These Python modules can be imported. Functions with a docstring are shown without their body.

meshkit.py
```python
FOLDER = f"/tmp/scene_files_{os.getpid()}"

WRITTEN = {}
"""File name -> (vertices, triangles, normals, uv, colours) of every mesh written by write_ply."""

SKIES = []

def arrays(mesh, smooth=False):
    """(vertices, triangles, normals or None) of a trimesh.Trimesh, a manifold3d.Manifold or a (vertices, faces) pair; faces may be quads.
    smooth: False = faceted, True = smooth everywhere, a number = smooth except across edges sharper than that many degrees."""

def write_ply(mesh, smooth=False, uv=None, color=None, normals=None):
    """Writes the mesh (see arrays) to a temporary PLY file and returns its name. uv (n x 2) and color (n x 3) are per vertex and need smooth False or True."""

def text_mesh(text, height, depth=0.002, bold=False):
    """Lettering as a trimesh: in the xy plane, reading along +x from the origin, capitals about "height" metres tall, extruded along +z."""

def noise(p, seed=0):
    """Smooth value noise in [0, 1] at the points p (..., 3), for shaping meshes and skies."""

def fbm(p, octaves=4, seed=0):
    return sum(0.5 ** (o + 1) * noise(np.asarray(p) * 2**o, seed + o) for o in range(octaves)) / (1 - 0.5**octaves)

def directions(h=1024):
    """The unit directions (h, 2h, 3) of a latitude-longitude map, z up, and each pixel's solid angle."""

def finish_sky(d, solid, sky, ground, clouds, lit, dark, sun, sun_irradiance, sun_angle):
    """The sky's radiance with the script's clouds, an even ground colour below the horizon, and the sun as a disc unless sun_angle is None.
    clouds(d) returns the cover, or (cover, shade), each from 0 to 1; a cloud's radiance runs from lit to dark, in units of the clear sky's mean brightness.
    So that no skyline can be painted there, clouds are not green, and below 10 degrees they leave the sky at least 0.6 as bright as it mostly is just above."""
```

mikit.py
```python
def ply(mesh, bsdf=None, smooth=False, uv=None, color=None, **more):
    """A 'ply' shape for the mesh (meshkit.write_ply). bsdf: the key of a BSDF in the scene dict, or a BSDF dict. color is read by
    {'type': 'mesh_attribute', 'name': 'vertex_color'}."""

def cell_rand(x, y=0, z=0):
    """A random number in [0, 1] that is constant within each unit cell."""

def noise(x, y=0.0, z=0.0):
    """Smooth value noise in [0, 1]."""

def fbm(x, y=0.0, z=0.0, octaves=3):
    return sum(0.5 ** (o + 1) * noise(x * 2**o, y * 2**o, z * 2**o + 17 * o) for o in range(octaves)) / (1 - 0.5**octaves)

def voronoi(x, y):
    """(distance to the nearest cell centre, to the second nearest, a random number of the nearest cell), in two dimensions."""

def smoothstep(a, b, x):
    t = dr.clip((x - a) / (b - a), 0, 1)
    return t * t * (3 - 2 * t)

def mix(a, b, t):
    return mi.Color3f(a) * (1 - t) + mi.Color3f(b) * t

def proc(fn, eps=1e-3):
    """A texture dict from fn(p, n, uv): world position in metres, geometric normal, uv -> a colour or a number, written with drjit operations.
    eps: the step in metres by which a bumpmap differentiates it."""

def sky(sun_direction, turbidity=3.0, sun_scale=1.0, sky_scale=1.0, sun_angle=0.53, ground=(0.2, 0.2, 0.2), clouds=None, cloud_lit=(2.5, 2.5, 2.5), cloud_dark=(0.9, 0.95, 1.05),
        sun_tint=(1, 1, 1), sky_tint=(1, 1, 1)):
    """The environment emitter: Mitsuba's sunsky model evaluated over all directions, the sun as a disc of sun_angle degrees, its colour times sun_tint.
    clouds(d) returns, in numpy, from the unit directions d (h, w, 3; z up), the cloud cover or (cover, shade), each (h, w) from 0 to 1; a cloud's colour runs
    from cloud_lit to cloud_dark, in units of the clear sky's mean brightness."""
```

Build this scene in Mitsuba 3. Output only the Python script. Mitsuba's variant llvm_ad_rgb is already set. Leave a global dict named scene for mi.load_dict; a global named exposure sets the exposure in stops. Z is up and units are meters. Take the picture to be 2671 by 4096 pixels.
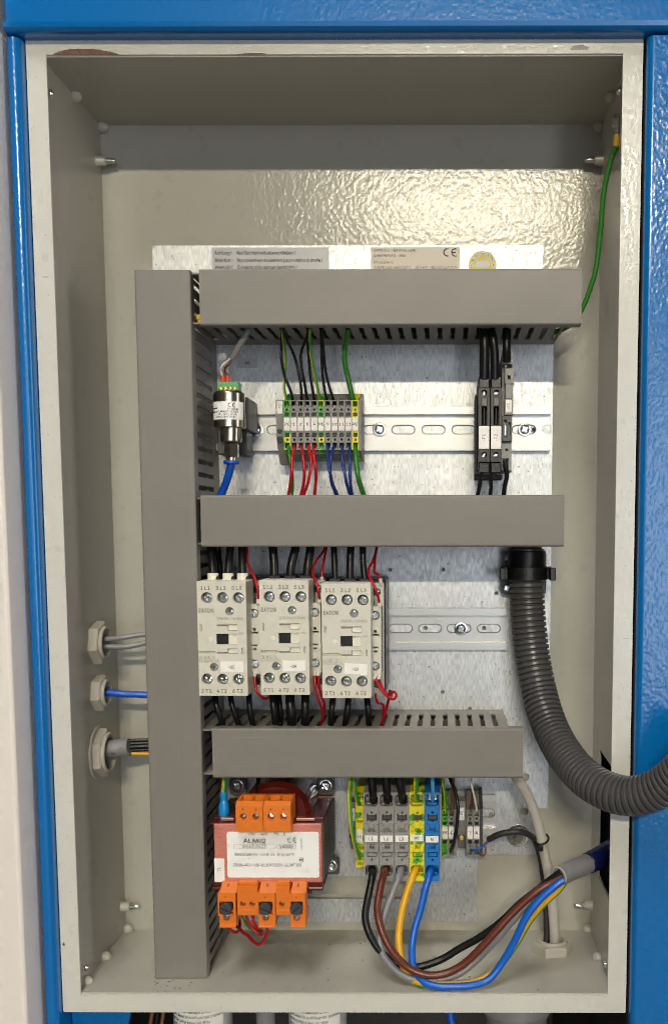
import math, random
import numpy as np, trimesh, manifold3d as m3
import drjit as dr
import mitsuba as mi
import mikit, meshkit
from mikit import proc, noise, fbm, smoothstep, mix, cell_rand, voronoi
from shapely.geometry import Polygon, Point, box as sbox, LineString
from shapely.ops import unary_union
from shapely import affinity
random.seed(7); rng = np.random.default_rng(7)
T = mi.ScalarTransform4f
scene = {'type': 'scene'}
labels = {}

# ------------------------------------------------------------------ camera, light, exposure
scene['camera'] = {'type': 'perspective', 'fov_axis': 'x', 'fov': 36.87, 'near_clip': 0.02, 'far_clip': 60.0,
    'principal_point_offset_x': -0.16215, 'principal_point_offset_y': -0.1094,
    'to_world': T().look_at(origin=[0.28498, -0.71225, 0.36004], target=[0.28089, 0.28298, 0.26270], up=[0, 0.0974, 0.9952])}
exposure = 0.64

def lamp(key, origin, target, w, h, rgb, label, cat):
    scene[key] = {'type': 'rectangle', 'to_world': T().look_at(origin=origin, target=target, up=[0, 0, 1]) @ T().scale([w / 2, h / 2, 1]),
        'emitter': {'type': 'area', 'radiance': {'type': 'rgb', 'value': rgb}}, 'bsdf': {'type': 'diffuse', 'reflectance': {'type': 'rgb', 'value': 0.5}}}
    labels[key] = {'label': label, 'category': cat}
lamp('strip_lamp', [0.42, -5.2, 2.22], [0.2, 0, 0.5], 1.3, 0.09, (290, 262, 198), 'long warm strip lamp hanging in the hall in front of the open cabinet', 'lamp')
lamp('added_top_fill', [-0.1, -1.5, 2.7], [0.2, 0, 0.35], 0.7, 1.4, (8.5, 8.4, 8.2), 'added unseen overhead fill that brightens the cabinet frame', 'lamp')  # added overhead fill, out of view, to lift the frame brightness
lamp('hall_window', [0.1, -6.2, 0.78], [0.2, 0, 0.4], 2.4, 1.45, (1.05, 1.13, 1.22), 'wide bright hall window facing the open cabinet', 'window')
lamp('side_window', [1.0, -6.2, -0.62], [0.3, 0, 0.3], 0.9, 1.3, (1.3, 1.5, 1.75), 'low bright doorway window facing the cabinet at the far side of the hall', 'window')
lamp('tall_window', [1.95, -6.0, 0.3], [0.3, 0, 0.3], 0.7, 2.2, (5.5, 5.8, 6.1), 'tall bright window beside the doorway on the far side of the hall', 'window')
lamp('added_right_fill', [3.2, -0.45, 0.7], [0, -0.1, 0.35], 1.2, 1.6, (3.0, 2.85, 2.7), 'added unseen fill on the right that brightens the beige panel', 'window')  # added fill, out of view, to light the side of the beige panel
scene['room_light'] = {'type': 'constant', 'radiance': {'type': 'rgb', 'value': [0.018, 0.019, 0.021]}}

# ------------------------------------------------------------------ materials
def rgb(*c): return {'type': 'rgb', 'value': list(c)}
def pr(name, col, rough=0.45, metal=0.0, spec=0.5, bump=None, scale=1e-5, **kw):
    b = {'type': 'principled', 'base_color': rgb(*col) if isinstance(col, tuple) else col, 'roughness': rough, 'metallic': metal, **kw}
    if metal < 0.5: b['specular'] = spec
    if bump: b = {'type': 'bumpmap', 'arbitrary': bump, 'scale': scale, 'bsdf': b}
    scene[name] = {'type': 'twosided', 'bsdf': b}
    return name
def f_peel(p, n, uv): return noise(p.x * 560, p.y * 560, p.z * 460)
def f_zinc(p, n, uv): return noise(p.x * 1500, p.y * 600, p.z * 260) + 0.6 * noise(p.x * 700 + 3, p.y * 500, p.z * 500)
def c_zinc(p, n, uv):
    a = noise(p.x * 1300, p.y * 500, p.z * 230); b = fbm(p.x * 60, p.y * 60, p.z * 40)
    s = smoothstep(0.80, 0.9, noise(p.x * 700, p.y * 700, p.z * 480))
    return mix(mix((0.32, 0.335, 0.35), (0.62, 0.625, 0.63), a * 0.65 + b * 0.35), (0.13, 0.135, 0.14), s * 0.75)
def r_zinc(p, n, uv): return 0.37 + 0.14 * noise(p.x * 900, p.y * 500, p.z * 220)
def pe_at(a, b):
    def c_pe(p, n, uv): return mix((0.66, 0.58, 0.012), (0.05, 0.30, 0.03), smoothstep(a, b, fbm(p.x * 190, p.y * 190 + 3, p.z * 150, 4)))
    return proc(c_pe)
def c_gnye(p, n, uv): return mix((0.70, 0.52, 0.02), (0.045, 0.24, 0.03), smoothstep(0.40, 0.43, dr.abs(uv.x - 0.5) * 2))
def c_gn(p, n, uv): return mix((0.40, 0.20, 0.015), (0.028, 0.165, 0.018), smoothstep(0.17, 0.20, dr.abs(uv.x - 0.62) * 2))
def c_kye(p, n, uv): return mix((0.66, 0.34, 0.012), (0.06, 0.24, 0.03), smoothstep(0.50, 0.53, dr.abs(uv.x - 0.45) * 2) * smoothstep(150., 149., uv.y))
def c_lam(p, n, uv):
    k = noise(p.x * 400, p.y * 200, p.z * 2600); g = fbm(p.x * 90, p.y * 90, p.z * 60)
    return mix((0.36, 0.075, 0.05), (0.62, 0.25, 0.19), k * 0.6 + g * 0.4)
def c_lamside(p, n, uv): return mix((0.02, 0.017, 0.015), (0.09, 0.075, 0.065), noise(p.x * 50, p.y * 2300, p.z * 60))
def duct_streaks(kx, kz):
    def c_duct(p, n, uv):
        st = noise(p.x * kx, p.y * 300, p.z * kz); g = fbm(p.x * 25, p.y * 25, p.z * 25)
        sc = smoothstep(0.83, 0.90, noise(p.x * kx * 1.7 + 40, p.y * 900, p.z * kz * 1.7)) * smoothstep(0.52, 0.66, fbm(p.x * 22 + 9, p.y * 22, p.z * 22))
        return mix(mix((0.172, 0.159, 0.144), (0.204, 0.189, 0.172), st * 0.22 + g * 0.5), (0.27, 0.26, 0.24), sc * 0.6)
    return proc(c_duct)
def r_duct(p, n, uv): return 0.36 + 0.2 * fbm(p.x * 18, p.y * 18, p.z * 18)
def c_ivory(p, n, uv):  # frame copy of the cabinet paint, lightened to look more lit
    d = smoothstep(0.74, 0.80, fbm(p.x * 120, p.y * 120, p.z * 90, 4))
    k = smoothstep(0.955, 0.98, noise(p.x * 330, p.y * 330, p.z * 250))
    return mix(mix((0.54, 0.53, 0.49), (0.46, 0.45, 0.41), d * 0.5), (0.22, 0.20, 0.165), k * 0.45)
def c_ivory_shaded(p, n, uv):  # same cabinet paint darkened to put interior shade into its colour
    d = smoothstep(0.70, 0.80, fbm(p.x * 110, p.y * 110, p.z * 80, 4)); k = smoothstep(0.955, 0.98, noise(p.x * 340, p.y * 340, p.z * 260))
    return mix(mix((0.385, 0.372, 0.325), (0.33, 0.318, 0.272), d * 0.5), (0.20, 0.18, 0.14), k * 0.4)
def c_rust(p, n, uv): return mix((0.075, 0.032, 0.022), (0.22, 0.115, 0.078), fbm(p.x * 700, p.y * 500, p.z * 900, 3))
def c_label(p, n, uv): return mix((0.78, 0.78, 0.77), (0.70, 0.70, 0.69), smoothstep(0.6, 0.75, fbm(p.x * 150, p.y * 150, p.z * 150)))
PEEL = proc(f_peel, 2e-4); ZB = proc(f_zinc, 1e-4)
pr('m_ivory', proc(c_ivory), 0.2, spec=0.38, bump=PEEL, scale=0.95e-4)
pr('m_ivory_shaded', proc(c_ivory_shaded), 0.22, spec=0.27, bump=PEEL, scale=0.95e-4)
pr('m_ivory_shaded_skin', proc(c_ivory_shaded), 0.18, spec=0.23); pr('m_ivory_skin', proc(c_ivory), 0.2, spec=0.4); pr('m_blue_skin', (0.001, 0.116, 0.365), 0.19, spec=0.45)
pr('m_ivory_smooth', (0.44, 0.425, 0.365), 0.35)
pr('m_blue', (0.001, 0.116, 0.365), 0.2, spec=0.45, bump=PEEL, scale=0.85e-4)
pr('m_beige', (0.70, 0.65, 0.61), 0.3, bump=PEEL, scale=0.9e-4)
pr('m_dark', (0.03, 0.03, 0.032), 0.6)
pr('m_zinc', proc(c_zinc), proc(r_zinc), metal=0.72, bump=ZB, scale=9e-6)
pr('m_rail', (0.47, 0.465, 0.45), 0.32, metal=0.6, bump=ZB, scale=4e-6)
pr('m_steel', (0.66, 0.66, 0.64), 0.13, metal=1.0)
pr('m_brass', (0.75, 0.52, 0.2), 0.25, metal=1.0)
pr('m_nickel', (0.47, 0.43, 0.37), 0.24, metal=1.0)
pr('m_duct', duct_streaks(9, 1100), proc(r_duct), spec=0.35); pr('m_ductv', duct_streaks(1100, 9), proc(r_duct), spec=0.35)
pr('m_con', (0.555, 0.535, 0.46), 0.4)
pr('m_con_light', (0.68, 0.65, 0.56), 0.4)
pr('m_black', (0.006, 0.006, 0.0065), 0.36, spec=0.4)
pr('m_softblack', (0.022, 0.020, 0.019), 0.5)
pr('m_charcoal', (0.048, 0.048, 0.05), 0.45)
pr('m_tgrey', (0.19, 0.185, 0.175), 0.42)
pr('m_tgrey_dark', (0.10, 0.098, 0.093), 0.45)
pr('m_pgrey', (0.25, 0.245, 0.235), 0.42)
pr('m_white', (0.76, 0.73, 0.70), 0.5)
pr('m_label', proc(c_label), 0.35)
pr('m_silverlabel', (0.42, 0.42, 0.43), 0.38)
pr('m_paperlabel', (0.62, 0.56, 0.47), 0.5)
pr('m_ink', (0.015, 0.015, 0.017), 0.6)
pr('m_inkbrown', (0.14, 0.11, 0.08), 0.6)
pr('m_inkgrey', (0.06, 0.06, 0.06), 0.6)
pr('m_pe', pe_at(0.47, 0.62), 0.42); pr('m_pegreen', pe_at(0.30, 0.45), 0.42); pr('m_peyellow', pe_at(0.62, 0.75), 0.42)
pr('m_tblue', (0.005, 0.15, 0.46), 0.4)
pr('m_red', (0.40, 0.006, 0.010), 0.33)
pr('m_navy', (0.008, 0.028, 0.16), 0.33)
pr('m_kblue', (0.004, 0.10, 0.47), 0.33)
pr('m_lblue', (0.07, 0.33, 0.66), 0.35)
pr('m_hose', (0.003, 0.07, 0.42), 0.35)
pr('m_brown', (0.105, 0.022, 0.010), 0.33)
pr('m_brownthin', (0.17, 0.07, 0.03), 0.4)
pr('m_kgrey', (0.19, 0.19, 0.205), 0.36)
pr('m_sheath', (0.19, 0.185, 0.19), 0.4)
pr('m_cable', (0.42, 0.39, 0.35), 0.42)
pr('m_kyellow', (0.72, 0.36, 0.012), 0.35)
pr('m_wwhite', (0.66, 0.61, 0.56), 0.4)
pr('m_gnye', proc(c_gnye), 0.35)
pr('m_gn', proc(c_gn), 0.35)
pr('m_kye', proc(c_kye), 0.35)
pr('m_orange', (0.64, 0.155, 0.010), 0.4)
pr('m_orangedark', (0.30, 0.055, 0.006), 0.5)
pr('m_fusecap', (0.040, 0.045, 0.055), 0.35)
pr('m_lam', proc(c_lam), 0.35, spec=0.6)
pr('m_lamside', proc(c_lamside), 0.45)
pr('m_bobbin', (0.085, 0.008, 0.004), 0.18)  # dark red varnish, deepened for the shade under the duct
pr('m_copper', (0.80, 0.42, 0.33), 0.3, metal=1.0)
pr('m_conduit', (0.062, 0.060, 0.062), 0.33)
pr('m_gland', (0.40, 0.37, 0.315), 0.45)
pr('m_ferrule', (0.70, 0.66, 0.53), 0.4)
pr('m_green', (0.10, 0.34, 0.12), 0.42)
pr('m_redferrule', (0.62, 0.05, 0.02), 0.4)
pr('m_bluecrimp', (0.01, 0.22, 0.55), 0.3)
pr('m_yellowcrimp', (0.62, 0.36, 0.03), 0.4)
pr('m_rust', proc(c_rust), 0.7)
pr('m_yellow', (0.75, 0.50, 0.04), 0.4)
pr('m_sticker', (0.50, 0.38, 0.02), 0.4)
pr('m_tape', (0.006, 0.010, 0.075), 0.3)
pr('m_floor', (0.16, 0.15, 0.14), 0.5)

# ------------------------------------------------------------------ helpers (millimetres: x across, y into the cabinet, z up)
def cat(*ms):
    out = []
    for m in ms: out += m if isinstance(m, list) else [m]
    return trimesh.util.concatenate(out) if len(out) > 1 else out[0]
def mm(v, f): return trimesh.Trimesh(np.asarray(v, float), np.asarray(f, int), process=False)
def bx(x0, x1, y0, y1, z0, z1, c=0.35):
    c = min(c, (x1 - x0) * .3, (y1 - y0) * .3, (z1 - z0) * .3)
    pts = []
    for X, sx in ((x0, 1), (x1, -1)):
        for Y, sy in ((y0, 1), (y1, -1)):
            for Z, sz in ((z0, 1), (z1, -1)):
                pts += [(X + sx * c, Y + sy * c, Z), (X + sx * c, Y, Z + sz * c), (X, Y + sy * c, Z + sz * c)]
    m = m3.Manifold.hull_points(np.array(pts)).to_mesh()
    return mm(m.vert_properties[:, :3], m.tri_verts)
def hull(pts):
    m = m3.Manifold.hull_points(np.array(pts, float)).to_mesh()
    return mm(m.vert_properties[:, :3], m.tri_verts)
def man(m):
    q = m.to_mesh(); return mm(q.vert_properties[:, :3], q.tri_verts)
def prism(poly, axis, a0, a1):
    """shapely polygon extruded along an axis: 'y' takes (x,z), 'x' takes (y,z), 'z' takes (x,y)"""
    polys = getattr(poly, 'geoms', [poly]); out = []
    for g in polys:
        if g.is_empty or g.area < 1e-4: continue
        m = trimesh.creation.extrude_polygon(g, abs(a1 - a0), engine='earcut'); v = m.vertices.copy(); lo = min(a0, a1)
        if axis == 'y': v2 = np.stack([v[:, 0], v[:, 2] + lo, v[:, 1]], 1); f = m.faces[:, ::-1]
        elif axis == 'x': v2 = np.stack([v[:, 2] + lo, v[:, 0], v[:, 1]], 1); f = m.faces
        else: v2 = np.stack([v[:, 0], v[:, 1], v[:, 2] + lo], 1); f = m.faces
        out.append(mm(v2, f))
    return cat(out)
def rr(x0, x1, z0, z1, r=1.0): return sbox(x0 + r, z0 + r, x1 - r, z1 - r).buffer(r, quad_segs=4)
def disc(x, z, r, q=6): return Point(x, z).buffer(r, quad_segs=q)
def frame_of(d):
    d = np.asarray(d, float); d = d / np.linalg.norm(d)
    a = np.cross(d, [0, 0, 1.0] if abs(d[2]) < 0.9 else [0, 1.0, 0]); a /= np.linalg.norm(a)
    return d, a, np.cross(d, a)
def lathe(prof, o, d, n=24, rot=0.0, closed=True):
    """profile of (radius, distance along d) from o"""
    d, a, b = frame_of(d); ang = np.arange(n) * 2 * np.pi / n + rot; o = np.asarray(o, float)
    ring = np.cos(ang)[:, None] * a + np.sin(ang)[:, None] * b
    v, f, k = [], [], len(prof)
    for r, h in prof: v.append(o + d * h + ring * r)
    v = list(np.vstack(v))
    for i in range(k - 1):
        for j in range(n):
            p, q = i * n + j, i * n + (j + 1) % n
            f += [(p, q, q + n), (p, q + n, p + n)]
    if closed:
        for i, fl in ((0, True), (k - 1, False)):
            if prof[i][0] > 1e-6:
                c = len(v); v.append(o + d * prof[i][1])
                for j in range(n):
                    t = (i * n + j, i * n + (j + 1) % n, c); f.append(t[::-1] if fl else t)
    return mm(v, f)
def cyl(p0, p1, r, r1=None, n=20, c=0.0):
    p0, p1 = np.asarray(p0, float), np.asarray(p1, float); L = np.linalg.norm(p1 - p0); r1 = r if r1 is None else r1
    pf = [(r, 0), (r1, L)] if not c else [(r - c, 0), (r, c), (r1, L - c), (r1 - c, L)]
    return lathe(pf, p0, p1 - p0, n)
def spline(pts, step=1.0):
    p = np.asarray(pts, float); p = np.vstack([2 * p[0] - p[1], p, 2 * p[-1] - p[-2]])
    d = np.maximum(np.linalg.norm(np.diff(p, axis=0), axis=1), 1e-3) ** 0.5; t = np.r_[0, np.cumsum(d)]; out = []
    for i in range(1, len(p) - 2):
        k = max(2, int(np.linalg.norm(p[i + 1] - p[i]) / step))
        for u in np.linspace(t[i], t[i + 1], k, endpoint=False):
            A1 = (t[i] - u) / (t[i] - t[i-1]) * p[i-1] + (u - t[i-1]) / (t[i] - t[i-1]) * p[i]
            A2 = (t[i+1] - u) / (t[i+1] - t[i]) * p[i] + (u - t[i]) / (t[i+1] - t[i]) * p[i+1]
            A3 = (t[i+2] - u) / (t[i+2] - t[i+1]) * p[i+1] + (u - t[i+1]) / (t[i+2] - t[i+1]) * p[i+2]
            B1 = (t[i+1] - u) / (t[i+1] - t[i-1]) * A1 + (u - t[i-1]) / (t[i+1] - t[i-1]) * A2
            B2 = (t[i+2] - u) / (t[i+2] - t[i]) * A2 + (u - t[i]) / (t[i+2] - t[i]) * A3
            out.append((t[i+1] - u) / (t[i+1] - t[i]) * B1 + (u - t[i]) / (t[i+1] - t[i]) * B2)
    out.append(p[-2]); return np.array(out)
def tube(pts, r, n=12, step=1.2, raw=False, twist=0.0):
    """(mesh, uv): a round wire along a smooth path; r a number or one per sample"""
    p = np.asarray(pts, float) if raw else spline(pts, step)
    r = np.broadcast_to(r, (len(p),)); t = np.gradient(p, axis=0); t /= np.linalg.norm(t, axis=1, keepdims=True) + 1e-12
    a = np.cross(t[0], [0, 1.0, 0.05]); a /= np.linalg.norm(a); A = [a]
    for k in range(1, len(p)):
        a = A[-1] - t[k] * (A[-1] @ t[k]); A.append(a / np.linalg.norm(a))
    A = np.array(A); B = np.cross(t, A); ang = np.linspace(0, 2 * np.pi, n + 1)
    s = np.r_[0, np.cumsum(np.linalg.norm(np.diff(p, axis=0), axis=1))]
    an = ang[None] + (twist * s)[:, None]
    v = p[:, None] + r[:, None, None] * (np.cos(an)[..., None] * A[:, None] + np.sin(an)[..., None] * B[:, None])
    uv = np.stack(np.broadcast_arrays(ang[None] / (2 * np.pi), s[:, None]), -1)
    K = n + 1; f = []
    i, j = np.meshgrid(np.arange(len(p) - 1), np.arange(n), indexing='ij'); q = i * K + j
    f = np.vstack([np.stack([q, q + 1, q + K + 1], -1).reshape(-1, 3), np.stack([q, q + K + 1, q + K], -1).reshape(-1, 3)])
    V = [v.reshape(-1, 3)]; U = [uv.reshape(-1, 2)]; F = [f]; base = len(V[0])
    for e, fl in ((0, True), (-1, False)):
        V += [v[e], p[e][None]]; U += [uv[e], uv[e][:1]]; c = base + K
        F.append(np.array([((base + k), (base + k + 1), c)[::-1 if fl else 1] for k in range(n)])); base += K + 1
    return mm(np.vstack(V), np.vstack(F)), np.vstack(U)
def moved(m, d): q = m.copy(); q.vertices = q.vertices + np.asarray(d, float); return q
def rot_y(m, deg, c):
    q = m.copy(); t = math.radians(deg); v = q.vertices - np.asarray(c, float)
    q.vertices = np.stack([v[:, 0] * math.cos(t) - v[:, 2] * math.sin(t), v[:, 1], v[:, 0] * math.sin(t) + v[:, 2] * math.cos(t)], 1) + np.asarray(c, float); return q
_tc = {}
def text(s, x, z, h, y, w=None, bold=False, rot=0, d=0.12, align='l'):
    """lettering standing proud of a face at depth y, facing the viewer; (x, z) is its left end and baseline"""
    k = (s, bold)
    if k not in _tc: _tc[k] = meshkit.text_mesh(s, 1.0, 1.0, bold)
    m = _tc[k]; v = m.vertices; lo, hi = v[:, 0].min(), v[:, 0].max(); sx = h if w is None else w / (hi - lo)
    X = (v[:, 0] - lo) * sx; Z = v[:, 1] * h
    if align == 'c': X = X - (hi - lo) * sx / 2
    t = math.radians(rot); X, Z = X * math.cos(t) - Z * math.sin(t), X * math.sin(t) + Z * math.cos(t)
    return mm(np.stack([X + x, y - v[:, 2] * d, Z + z], 1), m.faces)
def numbered(name):
    if name not in scene and name not in labels: return name
    i = 1
    while f'{name}_{i:03d}' in scene or f'{name}_{i:03d}' in labels: i += 1
    return f'{name}_{i:03d}'
def put(key, mesh, bsdf, smooth=30, uv=None):
    q = mesh.copy(); q.vertices = q.vertices * 0.001
    scene[key] = mikit.ply(q, bsdf, smooth=True if uv is not None else smooth, **({'uv': uv} if uv is not None else {}))
    return key
def thing(name, label, cat_, group=None):
    key = numbered(name); labels[key] = {'label': label, 'category': cat_}
    if group: labels[key]['group'] = group
    return key
def solo(name, mesh, bsdf, label, cat_, group=None, smooth=30, uv=None):
    return put(thing(name, label, cat_, group), mesh, bsdf, smooth, uv)
def part(parent, name, mesh, bsdf, label=None, smooth=30, uv=None):
    key = numbered(f'{parent}__{name}'); put(key, mesh, bsdf, smooth, uv)
    if label: labels[key] = {'label': label}
    return key
def struct(name, mesh, bsdf, smooth=30):
    put(name, mesh, bsdf, smooth); labels[name] = {'kind': 'structure'}; return name
def orange_peel(x0, x1, z0, z1, y, step=0.8, amp=0.26, cell=2.3, seed=3):
    """the sprayed skin of a steel sheet facing the viewer: a fine grid with real relief"""
    X, Z = np.meshgrid(np.arange(x0, x1 + step * .5, step), np.arange(z0, z1 + step * .5, step), indexing='ij')
    X, Z = np.minimum(X, x1), np.minimum(Z, z1)
    q = np.stack([X / cell, Z / (cell * 1.25), X * 0], -1)
    h = meshkit.noise(q, seed) + .35 * meshkit.noise(q * 2.1 + 5, seed + 1)
    v = np.stack([X, y - amp * (h - .67), Z], -1).reshape(-1, 3); a, b = X.shape
    i, j = np.meshgrid(np.arange(a - 1), np.arange(b - 1), indexing='ij'); k = i * b + j
    return mm(v, np.vstack([np.stack([k, k + b, k + b + 1], -1).reshape(-1, 3), np.stack([k, k + b + 1, k + 1], -1).reshape(-1, 3)]))
_sc = {}
def screw(x, y, z, r, rot=20, h=None, slot='cross', d=(0, -1, 0)):
    """a screw head facing the viewer: its underside at y, with a real recess"""
    k = (round(r, 2), slot, h); h = h or r * 0.55
    if k not in _sc:
        m = m3.Manifold.revolve(m3.CrossSection([[(0, 0), (r, 0), (r, h * .45), (r * .96, h * .62), (r * .86, h * .78), (r * .68, h * .9), (r * .4, h * .97), (0, h)]]), 28)
        a = m3.Manifold.cube([r * 2.4 if slot == 'slot' else r * 1.45, r * .42, h * 1.4], True).translate([0, 0, h])
        if slot != 'slot': a = a + a.rotate([0, 0, 90]) + m3.Manifold.cylinder(h, r * .3, r * .34, 12).translate([0, 0, h * .45])
        if slot == 'combi': a = a + m3.Manifold.cube([r * 2.4, r * .26, h], True).translate([0, 0, h * 1.2])
        _sc[k] = man(m - a)
    m = _sc[k]; t = math.radians(rot); v = m.vertices; X = v[:, 0] * math.cos(t) - v[:, 1] * math.sin(t); Z = v[:, 0] * math.sin(t) + v[:, 1] * math.cos(t)
    if d == (0, -1, 0): return mm(np.stack([X + x, y - v[:, 2], Z + z], 1), m.faces)
    sx = d[0]; return mm(np.stack([x + sx * v[:, 2], y + X * 1, z + Z], 1), m.faces if sx > 0 else m.faces[:, ::-1])
def wire(name, pts, r, mat, label, group=None, cat_='wire', twist=0.0, n=12):
    q = np.array(pts, float); q[1:-1] += rng.normal(0, .22, q[1:-1].shape)          # no wire lies perfectly smooth
    m, uv = tube(q, r, n, twist=twist); return solo(name, m, mat, label, cat_, group, uv=uv)

# ------------------------------------------------------------------ the cabinet and the blue machine round it
W, H, D = 418.0, 692.2, 118.0
FL, CE, LW, RW = 14.6, 677.6, 9.75, 408.25            # floor, ceiling and side walls inside
cab = thing('electrical_cabinet', 'open ivory powder-coated electrical cabinet set into the blue machine', 'cabinet')
part(cab, 'front_frame', cat(prism(rr(0, W, 0, H, 1.2).difference(sbox(13.6, 13.6, 404.4, 678.6)), 'y', .1, 1.6), *[orange_peel(*q, 0, .6, .085, 1.5, 11) for q in ((.5, 13.6, .5, H - .5), (404.4, W - .5, .5, H - .5), (13.6, 404.4, .5, 13.6), (13.6, 404.4, 678.6, H - .5))]), 'm_ivory_skin', smooth=40)
part(cab, 'back_wall', cat(orange_peel(LW - .5, RW + .5, FL - .5, CE + .5, D, .66, .10, 1.6), bx(LW - 1, RW + 1, D + .4, D + 1.9, FL - 1, CE + 1, .1)), 'm_ivory_shaded_skin', smooth=True)
part(cab, 'left_wall', bx(LW - 1.5, LW, 1.6, D, FL - 1.4, CE + 1.4, .1), 'm_ivory_shaded')
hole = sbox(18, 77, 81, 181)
part(cab, 'right_wall', prism(sbox(1.6, FL - 1.4, D, CE + 1.4).difference(hole), 'x', RW, RW + 1.5), 'm_ivory_shaded', 'right side wall with a rectangular cable opening near its foot')
part(cab, 'ceiling', bx(LW, RW, 1.6, D, CE, CE + 1.5, .1), 'm_ivory_shaded')
part(cab, 'floor', bx(LW, RW, 1.6, D, FL - 1.5, FL, .1), 'm_ivory_shaded')
for a in ((0, 0.9, 0, H), (W - .9, W, 0, H)): part(cab, 'outer_side', bx(a[0], a[1], 1.6, 26, 1, H - 1, .1), 'm_ivory')
# chipped paint on the upper lip
xs = np.linspace(18.5, 63, 40); top = 678.62 + np.interp(xs, [18.5, 22, 30, 40, 48, 58, 63], [.1, 1.9, 3.5, 3.7, 3.5, 1.6, .3]) + rng.normal(0, .12, 40)
part(cab, 'paint_chip', prism(Polygon([(18.5, 678.6)] + list(zip(xs, top)) + [(63, 678.6)]), 'y', -0.25, 0.4), 'm_rust', 'brown rusty chip in the paint of the upper lip')
part(cab, 'paint_chip', prism(Polygon([(144, 678.6), (148, 679.2), (160, 679.3), (163, 678.6)]), 'y', -0.2, 0.3), 'm_rust', 'small thin rust mark on the upper lip')
part(cab, 'scuff', prism(Polygon([(369, 681.2), (371, 683.4), (377, 684), (381, 682.2), (380, 681.3)]).buffer(.3), 'y', -0.12, 0.2), 'm_tgrey', 'grey scuff on the upper lip')
part(cab, 'scuff', prism(Polygon([(17, 0), (18, 1.6), (18.6, .4), (18, -.9)]).buffer(.25).buffer(0), 'y', -0.1, 0.2).apply_translation([-15.5, 0, 52]), 'm_tgrey_dark', 'small dark chip on the lower left of the frame')
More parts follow.
